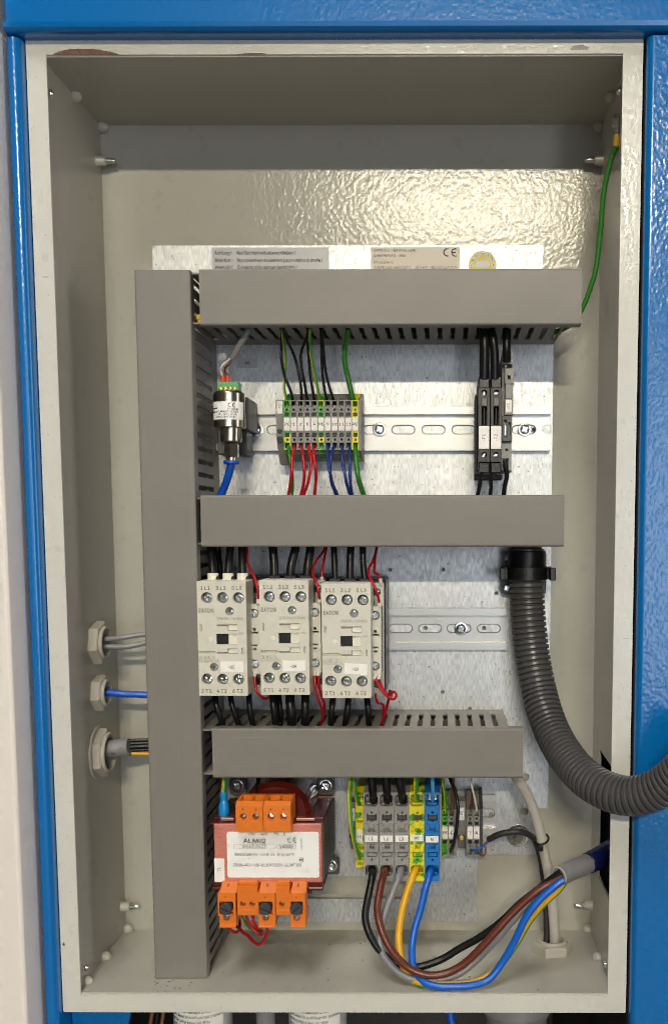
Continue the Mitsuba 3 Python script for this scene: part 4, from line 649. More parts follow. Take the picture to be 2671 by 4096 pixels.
# ------------------------------------------------------------------ wires
WP = {
't0':[(162.5,52.7,507.1),(162.5,55,502),(162.4,64.3,494.2),(161.7,71.3,484.1),(159.5,73.6,466.2),(161.1,71.3,460),(162.1,78.3,453.9)],
't1':[(161.6,59.7,508.4),(160.4,62,498.6),(160.2,62,487.4),(161.7,66.7,474.8),(165.6,69,462.7),(166.2,78.3,454.4)],
't2':[(164.7,45.7,505.8),(165.9,48,500.7),(169.9,66.7,488.2),(172.2,69,475.1),(173.8,71.3,461.4),(172.5,78.3,454.4)],
't3':[(182.3,55,507.5),(181.1,56.2,502.2),(174.7,64.3,491),(174.9,66.7,480.1),(175.9,69,472.4),(177.5,78.3,454.4)],
't4':[(183.4,48,506.2),(181.7,52.7,496.9),(180.6,62,487.4),(181.2,66.7,474.8),(182.8,71.3,461.4),(183,78.3,454.4)],
't5':[(184.9,43.4,505.3),(183.8,48,500.7),(182.4,57.3,493),(184.7,66.7,474.8),(187.5,71.3,459.7),(188.2,78.3,453.8)],
't6':[(191,55,507.5),(191.1,57.3,502.4),(190.8,62,487.4),(190.9,66.7,474.8),(192.4,71.3,461.3),(193.2,78.3,454.4)],
't7':[(193.1,45.7,505.7),(192.8,50.4,501.1),(192.6,59.7,490.2),(193.7,66.7,474.8),(196.7,71.3,461.3),(198.4,78.3,454.4)],
't10':[(212.3,48,506.2),(211.1,52.7,500.8),(207.9,62,493.8),(207.3,66.7,483.4),(209.1,69,475.2),(211.9,71.3,461.4),(214.2,78.3,452.7)],
'l0':[(161.6,78.3,424.5),(163,71.3,420.7),(164.5,64.3,414.2),(166.2,62,405),(166.4,66.7,395.5),(165.3,71.3,383.7),(164.2,76,370.1)],
'l1':[(166.9,78.3,424.5),(167.4,69,419.4),(168,59.7,413.9),(167.8,55,401.9),(165.5,59.7,390.9),(163.4,66.7,383.6),(160.7,73.6,370.1)],
'l2':[(172.4,78.3,424.5),(173.6,71.3,419.6),(174.9,64.3,413.2),(176.3,62,402.3),(175.3,66.7,392.8),(172.8,71.3,383.7),(169.7,76,370.1)],
'l3':[(177.4,78.3,424.5),(179.2,67.8,419.3),(181.5,58.5,411.2),(182,55,402.9),(179,57.3,391.9),(174.9,64.3,383.5),(172.1,71.3,370)],
'l4':[(182.6,78.3,424.5),(182.5,71.3,419.6),(183.4,64.3,414.2),(185,62,404.9),(185,66.7,395.5),(182.6,71.3,383.7),(181.4,76,370.1)],
'l6':[(192.8,78.3,424.5),(193.4,67.8,418.8),(194.6,59.7,411.2),(196.5,55,401.9),(197.9,59.7,391.9),(201,66.7,383.5),(202.2,73.6,370)],
'l7':[(198.4,78.3,424.5),(197.4,71.3,419.6),(196.5,64.3,412.6),(196,62,404.9),(196.3,66.7,394.4),(199.5,71.3,383.7),(201.4,76,370.1)],
'l8':[(203.9,78.3,424.5),(204.7,71.3,419),(205.7,64.3,410.4),(207.5,62,396.9),(208.8,66.7,389),(210.5,71.3,383.7),(211.9,76,370.1)],
'l9':[(209.4,78.3,424.5),(210.5,69,418.8),(211.3,60.8,410.2),(212,57.3,396.6),(212,62,388.8),(211.9,69,383.6),(212.1,73.6,370)],
'l10':[(214,78.3,424.5),(214.7,71.3,419),(215.8,64.3,410.4),(217.5,62,398.5),(219,66.7,390),(220.7,71.3,383.7),(222.4,76,370.1)],
'c1a':[(107,45.7,351.8),(107.7,43.4,342.7),(109.1,38.7,333),(110.3,36.4,324.6)],
'c1b':[(122.5,45.7,351.8),(122.5,43.4,342.6),(122.4,38.7,333),(121.8,36.4,324.6)],
'c1c':[(131,45.7,351.8),(131.3,43.4,342.6),(132.2,38.7,333),(132.7,36.4,324.6)],
'c1d':[(104.7,80.6,351.4),(105,78.3,341.2),(108,71.3,328.4),(109.1,66.7,315.1)],
'c2a':[(152.8,50.4,351.7),(154,45.7,342.6),(155,42.2,331.6),(155.2,41.1,318.5)],
'c2b':[(170.7,50.4,351.7),(170.7,45.7,342.6),(168.3,42.2,331.5),(167.2,41.1,318.5)],
'c2c':[(181.9,50.4,351.7),(182,45.7,342.6),(180.6,42.2,331.5),(179.6,41.1,318.5)],
'c3a':[(199.5,50.4,351),(200,45.7,342.9),(200.6,42.2,331.3),(201.3,41.1,318.5)],
'c3b':[(212.7,50.4,351),(212.9,45.7,342.9),(212.9,42.2,331.3),(212.3,41.1,318.5)],
'c3c':[(220.8,50.4,351),(221.6,45.7,342.9),(222.6,42.2,331.3),(223.7,41.1,318.5)],
'r1':[(131.8,51.5,351.7),(133.6,48,342.5),(135.2,43.4,334.1),(138.4,38.7,327.1),(142.2,34.1,322.1),(144.7,29.4,315.3),(145.1,30.6,304.8)],
'r2':[(192.4,69,350.8),(192,63.2,341.3),(190.5,57.3,332.5),(189.8,53.9,326.1),(189.8,52.7,320.2)],
'r3':[(191.2,69,350.8),(190.4,62,341.3),(186.7,52.7,335.1),(184.6,43.4,329.5),(185.5,34.1,324.1),(189.1,27.1,318.7),(190.9,24.8,312.5),(190.6,30.6,305.8)],
'r4':[(231.6,69,350.8),(230.5,64.3,341.3),(228.6,55,333.8),(226.8,41.1,327.8),(227.5,31.8,323.1),(231.3,24.8,317.1),(234.1,24.8,311.4),(235.2,30.6,302.9)],
'r5':[(231.2,71.3,350.8),(229.9,69,341.2),(229.6,64.3,334.7),(229.2,59.7,328.8),(229.7,57.3,324.8),(232.7,55,323.4),(234.3,53.9,321.4),(234.6,52.7,319)],
'b1':[(141.3,30.6,250),(141.6,29.4,243.5),(143.7,27.1,237.3),(146,29.4,233),(147.4,41.1,229.8),(148.5,57.3,228.9)],
'b2':[(186.3,30.6,250.6),(186.9,28.3,241.1),(188.7,31.8,230),(190.4,41.1,220.3),(190.1,48,214.9),(186.8,57.3,206.3)],
'b3':[(189.1,30.6,250.6),(189.3,31.8,241.9),(190.2,38.7,232.8),(191.5,45.7,224.2),(190.7,51.5,218.3),(188,59.7,209.9)],
'b4':[(231.2,30.6,248),(232.7,29.4,244.1),(236.6,27.1,238.6),(240.7,27.1,233.6),(244.6,29.4,230.9),(246.9,34.1,231.5),(246.9,38.7,233.4),(244.8,43.4,234.2),(242.4,48,232.4),(240.9,52.7,228.3),(238.5,57.3,219.5),(235.9,59.7,211.7),(234.2,62,203.2)],
'b5':[(234.4,30.6,248),(235.2,31.8,243.7),(237.7,32.9,237.6),(241,36.4,232),(243,43.4,231.1),(243.3,48,233),(241.4,50.4,233.5),(240.6,53.9,229.9),(240.1,57.3,225.6),(237.4,59.7,217.2),(235,64.3,208.3)],
'b6':[(230.1,52.7,231.3),(230.5,52.7,227.7),(231.7,55,223.6),(234,57.3,222.9),(235.6,60.8,220.7),(235.8,63.2,216.6),(234.8,66.7,211)],
'd1a':[(107,48,231.2),(109.3,43.4,224.5),(111.4,43.4,215.1),(113.2,48,205.4),(112.5,55,197.1)],
'd1b':[(119.1,48,231.2),(120.9,43.4,224.6),(122.8,43.4,216.5),(125.3,48,206.1),(125.3,55,197.1)],
'd1c':[(133.3,48,231.2),(134.4,43.4,224.6),(135.1,43.4,216.5),(135.8,48,206.1),(134.8,55,197.1)],
'd2a':[(151.6,48,232.5),(152.9,43.4,224.6),(153.3,43.4,217.1),(153.8,48,206.8),(153.1,55,197.1)],
'd2b':[(164.9,48,232.5),(165.9,43.4,224.6),(166.4,43.4,216.5),(165.5,48,206.8),(164.3,55,197.1)],
'd2c':[(176.8,48,232.5),(177.2,43.4,224.6),(176.7,43.4,216.5),(175.9,48,206.8),(174.8,55,197.1)],
'd2d':[(153.5,62,230.2),(155.2,57.3,222.1),(155.4,57.3,213.8),(154.1,62,203.9),(152.9,66.7,194.6)],
'd3a':[(198.2,48,230.3),(198.1,43.4,224.5),(197.4,43.4,218.4),(195.7,48,208.5),(194.4,55,199.7)],
'd3b':[(209.9,48,230.3),(209.8,43.4,224.5),(208.7,43.4,216.6),(207.2,48,207.9),(206,55,199.7)],
'd3c':[(223.9,48,230.3),(225,43.4,224.5),(225.4,43.4,217.8),(225.3,48,207.9),(224.9,55,199.7)],
'f1':[(312.7,55,512.9),(313.6,50.4,506.6),(313.2,45.7,497.1),(313.1,45.7,486.4),(313.1,48,469.5)],
'f2':[(316.6,55,512.9),(317.2,50.4,506.6),(319.3,45.7,497.6),(320.7,45.7,486.4),(321.1,48,469.5)],
'f3':[(330.4,55,512.8),(330.2,50.4,506.5),(329.9,48,497.5),(329.7,48,490.5),(329.8,51.5,483)],
'f4':[(311.4,48,401.7),(310.8,50.4,396.3),(310,55,389.9),(309.1,62,383.4),(308.2,66.7,375)],
'f5':[(318.9,48,401.7),(318.9,50.4,396.3),(318.7,55,389.9),(318.6,62,383.4),(318.5,66.7,375)],
'f6':[(328.9,48,408.9),(329.9,48,403.9),(330,50.4,397.4),(329.3,55,389.9),(328.9,62,383.4),(328.2,66.7,375)],
'earth':[(407,35.5,635),(406.6,36,631),(404.4,38,625.7),(401.6,42,614),(399.7,46,600.3),(398.7,50,583.7),(398,54,567.7),(395.7,58,549.7),(391.8,62,534.1),(387.3,66,523.8),(383.4,70,517),(377.2,74,511.8),(371.1,80,509.9),(364,82,509)],
'g1':[(211.5,48,169.1),(211.1,43.4,164.2),(210.9,38.7,155.6),(211.4,36.4,144.9),(212.7,36.4,129.7),(214.4,41.1,114.5),(216.6,52.7,100.2)],
'g2':[(212.9,50.4,168.5),(213.3,50.4,161.6),(213.5,52.7,154.1),(215,57.3,145.1),(216.9,66.7,136.2)],
'L1t':[(226.7,45.7,171.2),(227.4,45.7,164.4),(228.2,48,155.4),(227.3,62,142.2)],
'L2t':[(237.9,45.7,171.2),(238.4,45.7,164.4),(239,48,155.4),(238.5,62,142.2)],
'L3t':[(247.7,45.7,171.2),(248.6,45.7,164.4),(250.4,48,155.4),(251,62,141.9)],
'PEt':[(261.5,48,170.7),(261.3,48,163.8),(261,52.7,154.1),(262.2,64.3,142.8)],
'Nt':[(273.8,48,170.7),(274.2,48,163.8),(274.6,52.7,153.4),(273.8,66.7,138.6)],
'pe2':[(282.1,52.7,169.5),(282.6,55,162),(283.6,62,149.3),(284.7,71.3,130.9)],
'br1':[(290.4,52.7,169.5),(290.3,55,162),(290,62,148.5),(289,71.3,131)],
'bk1':[(286.5,55,168.9),(288,52.7,162.6),(291.7,48,155.4),(293.6,43.4,145.2),(293.3,43.4,133),(292.1,45.7,120.8),(290.5,55,110),(288.5,66.7,101.9)],
's7':[(303.5,57.3,168.4),(304.1,59.7,160),(304.9,64.3,146.3),(304.4,72.5,132.2)],
's8':[(302.7,55,168.9),(303.9,57.3,160.6),(306.7,62,148.5),(309.4,72.5,132.6)],
'bl7':[(304.1,73.6,100.4),(306.9,64.3,102.9),(311.1,62,105.4),(315.7,64.3,107.8),(319.2,64.3,111.1)],
'bw8':[(310.7,73.6,98.8),(313.5,64.3,98.5),(315.5,62,100.3),(315.7,62,105.4),(315.3,63.2,108.2),(318.8,64.3,111.4)],
'bkc':[(318.3,64,111.7),(326.4,60,117.1),(333.9,58,119.4),(341.5,58,119.9),(349.4,62,116.9),(355.1,69,110.7),(358.1,76,102.4),(361.3,80,92.3),(363.4,82,77),(365.8,83,58.7),(367,83,42.3),(367.2,83,25.9),(366.9,82,18.9)],
'grc':[(333.5,57,173.1),(338.1,57,166.2),(343.3,60,158.4),(348.9,63,148.3),(354.6,66,134.1),(359.2,68,117.7),(363,70,101.2),(366.7,72,83),(369.6,74,63.7),(371.7,76,46.8),(373.1,78,32.1),(373.7,79,20.2)],
'tie':[(362,57.3,116.4),(364.5,55,116.3),(364.9,55,112.4),(362.6,55,109.3),(359.1,53.9,106.6)],
'sheath':[(369.8,20,97.6),(382.5,31,99),(394.9,41,100.5)],
'tape':[(394.4,40.6,100.4),(403.3,47,102.3),(412,52.5,105)],
'kbk':[(371,17.8,101.4),(355.6,20.1,88.8),(340.2,22.5,74.6),(325.9,24.8,59.3),(310.1,26,47.2),(295.5,27.1,37.7),(283.5,27.1,30.2),(274.1,26,26.2),(263.5,25.3,23.9),(252.9,23.5,25.5),(242.4,22.5,30.9),(232.5,22.5,40.3),(225.1,24.8,51.7),(222.6,29.4,62.2),(224.4,36.4,74.6),(227.3,43.4,88.7),(226.1,57.3,90.4)],
'kbr':[(371.6,17.8,99.4),(364.5,17.8,94),(351.4,16.7,85.7),(335.8,15.5,71.9),(322.7,13.2,57.3),(309.6,11.7,43.7),(296.6,11.4,31.7),(282.2,9.7,25.1),(267.8,9.7,25.1),(256.1,11,29.9),(245,11.7,40.9),(237,15.5,54.2),(232.7,22.5,69.1),(233.5,31.8,81.9),(236.4,43.4,90.1),(237.6,57.3,90.4)],
'kgr':[(372.3,17.8,96.7),(359.6,20.1,87.1),(346.7,21.3,75.8),(333.5,20.1,61.3),(320.4,19,46),(307.2,17.8,33),(295.4,15,24.1),(282.2,12.4,20.5),(267.7,11.8,19.6),(255.2,12.7,21.2),(243.9,17,27),(235.8,22.5,37.6),(234,27.1,50),(237.9,34.1,63.1),(245,41.1,80.5),(248.9,45.7,89.3),(249.8,57.3,91.2)],
'kye':[(373,17.8,93.3),(369.2,17.8,88),(358.1,17.8,77.1),(347.2,19,62.4),(338.8,19,47.4),(328.9,17.8,33),(316.4,13.1,22.1),(304.5,9,19),(292.7,6.6,18.5),(278.3,6.3,18.4),(266.4,8.4,18.6),(257.1,14.7,20.6),(251,22.3,29.5),(248.4,28.3,44.7),(250.1,36.4,60.8),(255.6,45.7,79.5),(259.2,50.4,87.7),(261.3,57.3,92)],
'kbl':[(372.7,15.5,96.2),(366.8,14.3,92.6),(355,13.2,82.3),(344.7,12,69.3),(336.3,11.7,50.5),(326.6,11.1,33.3),(316.2,8.3,21.7),(304.4,5.7,18.5),(291.4,4.2,18.2),(278.3,5,18.3),(267.8,8,19.6),(261.3,16.1,24.2),(259,24.8,36.6),(260.5,31.8,51.6),(264.9,38.7,65.4),(268.5,45.7,78.1),(271.9,50.4,87.7),(273.1,57.3,90.4)],
'sc':[(139.4,48,510.1),(137.1,45.7,501.7),(132.1,48,494.7),(124.6,50.4,484.8)],
'sbr':[(124.8,50.4,485.1),(122.8,50.4,481.3),(119.9,50.4,477.9),(119.2,52.7,475.9),(120.5,52.7,471.8)],
'swh':[(124.1,49.2,484.6),(119.8,49.2,481.1),(117.3,49.2,478.3),(116.1,52.7,475.9),(117.1,52.7,471.8)],
'hose':[(121.9,57.3,409.6),(121.3,57.3,404.9),(118.7,59.7,397.9),(113.9,64.3,389.1),(107.1,69,377.7)],
'conduit':[(348.8,90,352),(348.8,90,342.7),(348.9,89,328.2),(349.2,88,313.7),(349.6,87,299.1),(350.5,85,284.7),(351.9,83,270.2),(353.6,80,256),(355.9,76,241.9),(358.7,71,228.1),(361.9,63,215),(366.1,53,203),(371,40,193.1),(377.1,24,184.8),(384.5,6,178.4),(393.5,-10,174.4),(403.7,-22,172.4),(413.9,-31,173.2),(423.3,-38,177.2),(431.7,-44,183.4),(439,-50,191.7),(447.3,-58,204.3),(456,-66,219)],
'x1':[(117.4,34.1,51.7),(117.9,36.4,48.5),(119.3,41.1,44.8),(120.6,48,42.6),(121.2,53.9,43.1),(120.2,57.3,46.1),(118.9,62,48)],
'x2':[(146.7,34.1,52.1),(145.9,36.4,46.7),(142.9,38.7,39.2),(138.5,41.1,34.9),(134.2,43.4,35.4),(129.1,48,38.2),(123.7,53.9,39.8),(120.2,58.5,40.5),(116,63.2,40.4)],
'x3':[(126.2,55,52.3),(127.9,55,47.1),(132.1,55,41.2),(136.3,55,37.1),(137.4,64.3,35.1),(133.2,71.3,34.4)],
'x4':[(131.5,55,52.3),(132.2,55,47.1),(134.2,55,41.9),(135.7,62,36.8)],
'x5':[(123,55,52.3),(124.3,55,47.8),(126.6,57.3,42.4),(128.5,69,35)],
'xt1':[(137.3,62,164.3),(137,57.3,159),(138.4,48,156.4),(140.9,41.1,149.8)],
'xt2':[(161.5,62,164.3),(158.6,57.3,156.8),(159.4,48,155),(161.1,41.1,149.4)],
'xe':[(114,45.7,167.7),(114,43.4,164),(113.6,41.1,155.4)],
'cg1':[(16.2,64,272.1),(22.9,64.5,272.9),(33.2,65,273.7),(41.8,67,274.7),(49.8,69,275.3),(54.5,71,275.7)],
'cg2':[(16,64,266.5),(22.7,64.5,266.2),(32.9,65,266.4),(41.5,67,267.4),(49.7,69,269),(54.3,71,269.9)],
'cb':[(16.3,63,230.5),(23.7,63,229.7),(32.1,64,228.7),(40.7,66,227.8),(49.3,68,227.7),(54,70,227.8)],
'cs':[(14.6,65,184.5),(21.6,65,185),(27.7,66,185.4),(34.3,66,186)],
'ck_k1':[(31.6,69,190.5),(40.6,70,190.6),(51.7,72,190.5)],
'ck_k2':[(31.5,69,187.8),(40.6,70,188.1),(51.7,72,188.1)],
'ck_k3':[(32.4,66,185.8),(41.4,67,186.2),(52.5,69,186.4)],
'ck_k4':[(31.3,69,182.5),(40.4,70,182.8),(51.5,72,182.9)],
'ck_k5':[(31.3,69,180.4),(40.3,70,179.9),(51.4,72,179.1)],
}
gt, gl = 'thin wires from the top duct to the upper terminal row', 'thin wires from the upper terminal row down to the middle duct'
TW = {'t1': 'black wire crossing behind a green-yellow one into terminal 1', 't2': 'black wire slanting over from the slot of the first pair to terminal 2', 't3': 'black wire bulging sideways on its way to terminal 3', 't4': 'black wire just left of the yellow-green one, ending in terminal 4',
      't6': 'straighter black wire of the last black pair, ending in terminal 9', 't7': 'last black wire before the thick green one, ending in terminal 10'}
wire('earth_wire', WP['t0'], 1.0, 'm_gnye', 'thin green-yellow wire dropping from the top duct into the first earth terminal', gt)
for q, l in TW.items(): wire('black_wire', WP[q], 1.08, 'm_black', l, gt)
wire('earth_wire', WP['t5'], 1.15, 'm_gnye', 'thin yellow-green wire dropping into the earth terminal in the middle of the upper row', gt)
wire('earth_wire', WP['t10'], 2.0, 'm_gn', 'thick green wire dropping into the yellow earth terminal of the upper row', gt)
wire('earth_wire', WP['l0'], 1.25, 'm_gn', 'green wire leaving the first earth terminal down behind a red wire', gl)
for q, l in (('l1', 'leftmost red wire, from terminal 1, crossing in front of a green one'), ('l2', 'red wire from terminal 2, running down beside the plate hole'), ('l3', 'red wire from terminal 3, swinging back to join its neighbour'), ('l4', 'rightmost red wire, from terminal 4, hanging alone')): wire('red_wire', WP[q], 1.2, 'm_red', l, gl)
for q, l in (('l6', 'leftmost dark blue wire, from terminal 9, curving away to the right'), ('l7', 'dark blue wire from terminal 10, bending left behind its neighbour'), ('l8', 'dark blue wire from terminal 11, slanting to meet the last blue one'), ('l9', 'rightmost dark blue wire, from terminal 12, nearly straight')): wire('blue_wire', WP[q], 1.2, 'm_navy', l, gl)
wire('earth_wire', WP['l10'], 1.9, 'm_gn', 'thick green wire leaving the yellow earth terminal down to the middle duct', gl)
gc = 'black power wires above the contactors'
pos = ('first', 'second', 'third')
for i, q in enumerate(('c1a', 'c1b', 'c1c')):
    key = wire('power_wire', WP[q], 2.9, 'm_black', f'{pos[i]} black wire with a cream sleeve entering contactor -Q2 from above', gc)
    a, b = ((106, 114.5), (117.5, 125.8), (128.4, 136.6))[i]; xc = (a + b) / 2
    part(key, 'sleeve', lathe([(4.0, 0), (4.15, .6), (4.15, 6), (3.2, 6.3)], (xc, 37, 319), (0, 0, 1), 24), 'm_ferrule', 'cream insulating sleeve')
wire('power_wire', WP['c1d'], 2.2, 'm_black', 'black wire running behind the sleeved wires above contactor -Q2', gc)
for i, q in enumerate(('c2a', 'c2b', 'c2c')): wire('power_wire', WP[q], 3.3, 'm_black', f'{pos[i]} thick black wire entering contactor -Q4 from above', gc)
for i, q in enumerate(('c3a', 'c3b', 'c3c')): wire('power_wire', WP[q], (2.4, 2.8, 2.4)[i], 'm_black', f'{pos[i]} black wire entering contactor -Q3 from above', gc)
gr = 'thin red control wires of the contactors'
for q, l, e in (('r1', 'red wire curving down to coil terminal A1 of contactor -Q2', 1), ('r2', 'red wire dropping to the auxiliary contact between contactors -Q4 and -Q3', 1), ('r3', 'red wire looping in front of the contact block down to A1 of contactor -Q4', 1), ('r4', 'red wire crossing the contact block down to A1 of contactor -Q3', 1), ('r5', 'red wire bending into the upper contact beside contactor -Q3', 1),
             ('b1', 'red wire from A2 of contactor -Q2 curling under contactor -Q4', 0), ('b2', 'longer red wire from A2 of contactor -Q4 into the bottom duct', 0), ('b3', 'shorter red wire from A2 of contactor -Q4', 0), ('b4', 'red wire from A2 of contactor -Q3 with a wide curl over the plate', 0), ('b5', 'red wire from A2 of contactor -Q3 with a tight curl', 0), ('b6', 'red wire from the lower contact of contactor -Q3 with a kink', 0)):
    key = wire('control_wire', WP[q], 0.98, 'm_red', l, gr)
    if q != 'b6':
        p = WP[q][-1] if e else WP[q][0]
        part(key, 'ferrule', cyl((p[0], p[1], p[2] + (1.4 if e else -2.2)), (p[0], p[1], p[2] + (-2.6 if e else .9)), 1.5, n=14, c=.3), 'm_wwhite')
gd = 'black power wires below the contactors'
for i, q in enumerate(('d1a', 'd1b', 'd1c')): wire('power_wire', WP[q], 2.2, 'm_black', f'{pos[i]} black wire leaving contactor -Q2 into the bottom duct', gd)
for i, q in enumerate(('d2a', 'd2b', 'd2c')): wire('power_wire', WP[q], (2.7, 3.5, 3.2)[i], 'm_black', f'{pos[i]} thick black wire leaving contactor -Q4 into the bottom duct', gd)
wire('power_wire', WP['d2d'], 2.2, 'm_black', 'black wire hidden behind the first thick wire under contactor -Q4', gd)
for i, q in enumerate(('d3a', 'd3b', 'd3c')): wire('power_wire', WP[q], 2.4, 'm_black', f'{pos[i]} black wire leaving contactor -Q3 into the bottom duct', gd)
gf = 'black wires of the fuse holders'
for q, r, l in (('f1', 3.7, 'thick black sleeve of wires dropping to fuse holder -F1'), ('f2', 3.2, 'thick black sleeve of wires dropping to fuse holder -F2'), ('f3', 3.0, 'black wire dropping into the slim grey fuse terminal'), ('f4', 1.55, 'black wire leaving fuse holder -F1 downwards'), ('f5', 1.5, 'black wire leaving fuse holder -F2 downwards'), ('f6', 1.75, 'black wire leaving the slim grey fuse terminal downwards')):
    wire('fuse_wire', WP[q], r, 'm_black', l, gf)
key = wire('earth_cable', WP['earth'], 1.95, 'm_gn', 'green earth cable hanging from a lug on the upper right wall')
part(key, 'crimp', cyl((407.2, 35.6, 639), (406.7, 36, 630.6), 2.7, 2.4, c=.5), 'm_yellowcrimp', 'yellow crimp sleeve')
part(key, 'lug', cat(bx(406.8, 408.0, 32, 39, 640, 652, .3), bx(405, 408, 33.5, 37.5, 638.6, 643, .5)), 'm_steel', 'ring lug'); part(key, 'bolt', lathe([(4.2, 0), (4.2, 2.8), (3.4, 3.4)], (406.8, 35.5, 648.5), (-1, 0, 0), 6), 'm_steel')
# bottom row
gb = 'wires from the bottom duct to the bottom terminals'
wire('earth_wire', WP['g1'], 1.6, 'm_gnye', 'green-yellow wire bowing in front of the narrow earth terminal at the bottom', gb); wire('earth_wire', WP['g2'], 1.6, 'm_gnye', 'green-yellow wire ending in the top of the narrow earth terminal at the bottom', gb)
for q in ('L1t', 'L2t', 'L3t'): wire('supply_wire', WP[q], 3.1, 'm_black', f'thick black wire entering the top of terminal {q[:2]}', gb)
wire('supply_wire', WP['PEt'], 2.1, 'm_gnye', 'yellow-green wire entering the top of the large PE terminal', gb); wire('supply_wire', WP['Nt'], 1.55, 'm_lblue', 'light blue wire entering the top of the blue N terminal', gb)
wire('earth_wire', WP['pe2'], 1.1, 'm_gnye', 'green-yellow wire into the small earth terminal right of the blue terminal', gb); wire('brown_wire', WP['br1'], 1.2, 'm_brownthin', 'brown wire into the bottom terminal marked 1', gb)
wire('black_wire', WP['bk1'], 1.35, 'm_black', 'black wire bowing over the bottom terminal marked 1', gb); wire('brown_wire', WP['s7'], .75, 'm_brown', 'thin dark brown wire into the terminal marked 7', gb); wire('white_wire', WP['s8'], .85, 'm_wwhite', 'thin white wire into the terminal marked 8', gb)
wire('blue_wire', WP['bl7'], .9, 'm_kblue', 'short thin blue core of the black cable into terminal 7', 'thin cores of the black cable'); wire('brown_wire', WP['bw8'], .8, 'm_brownthin', 'short thin brown core of the black cable looping below terminal 8', 'thin cores of the black cable')
wire('black_cable', WP['bkc'], 2.5, 'm_softblack', 'thin black cable arching from terminals 7 and 8 to the floor gland', None, 'cable')
wire('grey_cable', WP['grc'], 4.15, 'm_cable', 'pale grey cable from the bottom duct down into the floor gland', None, 'cable', n=20)
tie = thing('cable_tie', 'black cable tie strapping the black cable to the pale grey cable', 'cable tie')
c = np.array([361.0, 70.5, 110]); dd = np.array([.24, .1, -.96]); _, A_, B_ = frame_of(dd)
ring = [c + (5.9 * math.cos(t)) * A_ + 6.6 * math.sin(t) * B_ + dd * (1.5 * math.sin(t)) for t in np.linspace(0, 2 * np.pi, 40)]
part(tie, 'strap', tube(np.array(ring), .85, 8, raw=True)[0], 'm_black', smooth=True); part(tie, 'head', bx(357.4, 361.8, 62, 64.8, 102.6, 107.2, .6), 'm_black')
# five-core supply cable
g5 = 'cores of the thick supply cable'
for q, m_, l in (('kbk', 'm_black', 'black core of the supply cable running from L1 round the bottom'), ('kbr', 'm_brown', 'brown core of the supply cable running from L2 over the others'), ('kgr', 'm_kgrey', 'grey core of the supply cable running from L3 under the brown core'), ('kbl', 'm_kblue', 'blue core of the supply cable running from N along the bottom lip')):
    wire('cable_core', WP[q], 2.85, m_, l, g5, 'cable core', n=18)
m, uv = tube(WP['kye'], 2.8, 18); solo('cable_core', m, 'm_kye', 'yellow core of the supply cable running from the large PE terminal', 'cable core', g5, uv=uv)
sh = thing('supply_cable', 'thick grey cable sheath with dark blue tape coming through the right wall opening', 'cable')
m, uv = tube(WP['sheath'], 7.4, 28, step=2); part(sh, 'sheath', m, 'm_sheath', uv=uv); m, uv = tube(WP['tape'] + [(418.5, 55, 107.5)], np.interp(np.linspace(0, 1, len(spline(WP['tape'] + [(418.5, 55, 107.5)], 1.0))), [0, .03, 1], [7.5, 8.2, 9]), 28, step=1.0); part(sh, 'tape', m, 'm_tape', 'dark blue insulating tape', uv=uv)
p0, p1 = np.array(WP['sheath'][0]), np.array(WP['sheath'][1]); dd = (p0 - p1) / np.linalg.norm(p0 - p1)
part(sh, 'cut_end', lathe([(7.5, 0), (7.3, .5), (6.2, .5), (6.0, -1.5)], p0, dd, 28, closed=False), 'm_cable'); part(sh, 'filler', cyl(p0 - dd * 1.6, p0 - dd * .6, 6.2), 'm_dark')
# sensor wires
wire('grey_cable', WP['sc'], 2.35, 'm_sheath', 'grey sensor cable coming out of the top duct above the sensor', None, 'cable', n=18)
wire('brown_wire', WP['sbr'], .85, 'm_brown', 'thin brown core of the sensor cable', 'thin cores of the sensor cable'); wire('white_wire', WP['swh'], .8, 'm_wwhite', 'thin white core of the sensor cable', 'thin cores of the sensor cable')
wire('blue_hose', WP['hose'], 3.0, 'm_hose', 'blue air hose curving down from the pressure sensor', None, 'hose', n=20)
# left cables
wire('grey_cable', WP['cg1'], 2.05, 'm_sheath', 'upper grey cable from the upper left gland to the vertical duct', 'cables from the left wall glands', 'cable'); wire('grey_cable', WP['cg2'], 2.1, 'm_sheath', 'lower grey cable from the upper left gland to the vertical duct', 'cables from the left wall glands', 'cable')
wire('blue_hose', WP['cb'], 2.7, 'm_hose', 'blue air hose from the middle left gland to the vertical duct', None, 'hose', n=18)
key = thing('multicore_cable', 'grey multicore cable with stripped black cores at the lowest left gland', 'cable', 'cables from the left wall glands')
m, uv = tube([(10.5, 65, 184.2)] + WP['cs'], 7.0, 28, step=2); part(key, 'sheath', m, 'm_sheath', uv=uv); part(key, 'digit', text('2', 22.5, 183.2, 2.6, 58.4, rot=-90, d=.5), 'm_ink', smooth=False); part(key, 'digit', text('1', 28, 187, 2.4, 59.6, rot=-80, d=.5), 'm_ink', smooth=False)
for i in range(1, 6): m, uv = tube(WP[f'ck_k{i}'], (1.4, 1.6, 1.6, 1.5, 1.35)[i - 1], 10); part(key, 'core', m, 'm_kyellow' if i == 5 else 'm_black', 'yellow core' if i == 5 else None, uv=uv)
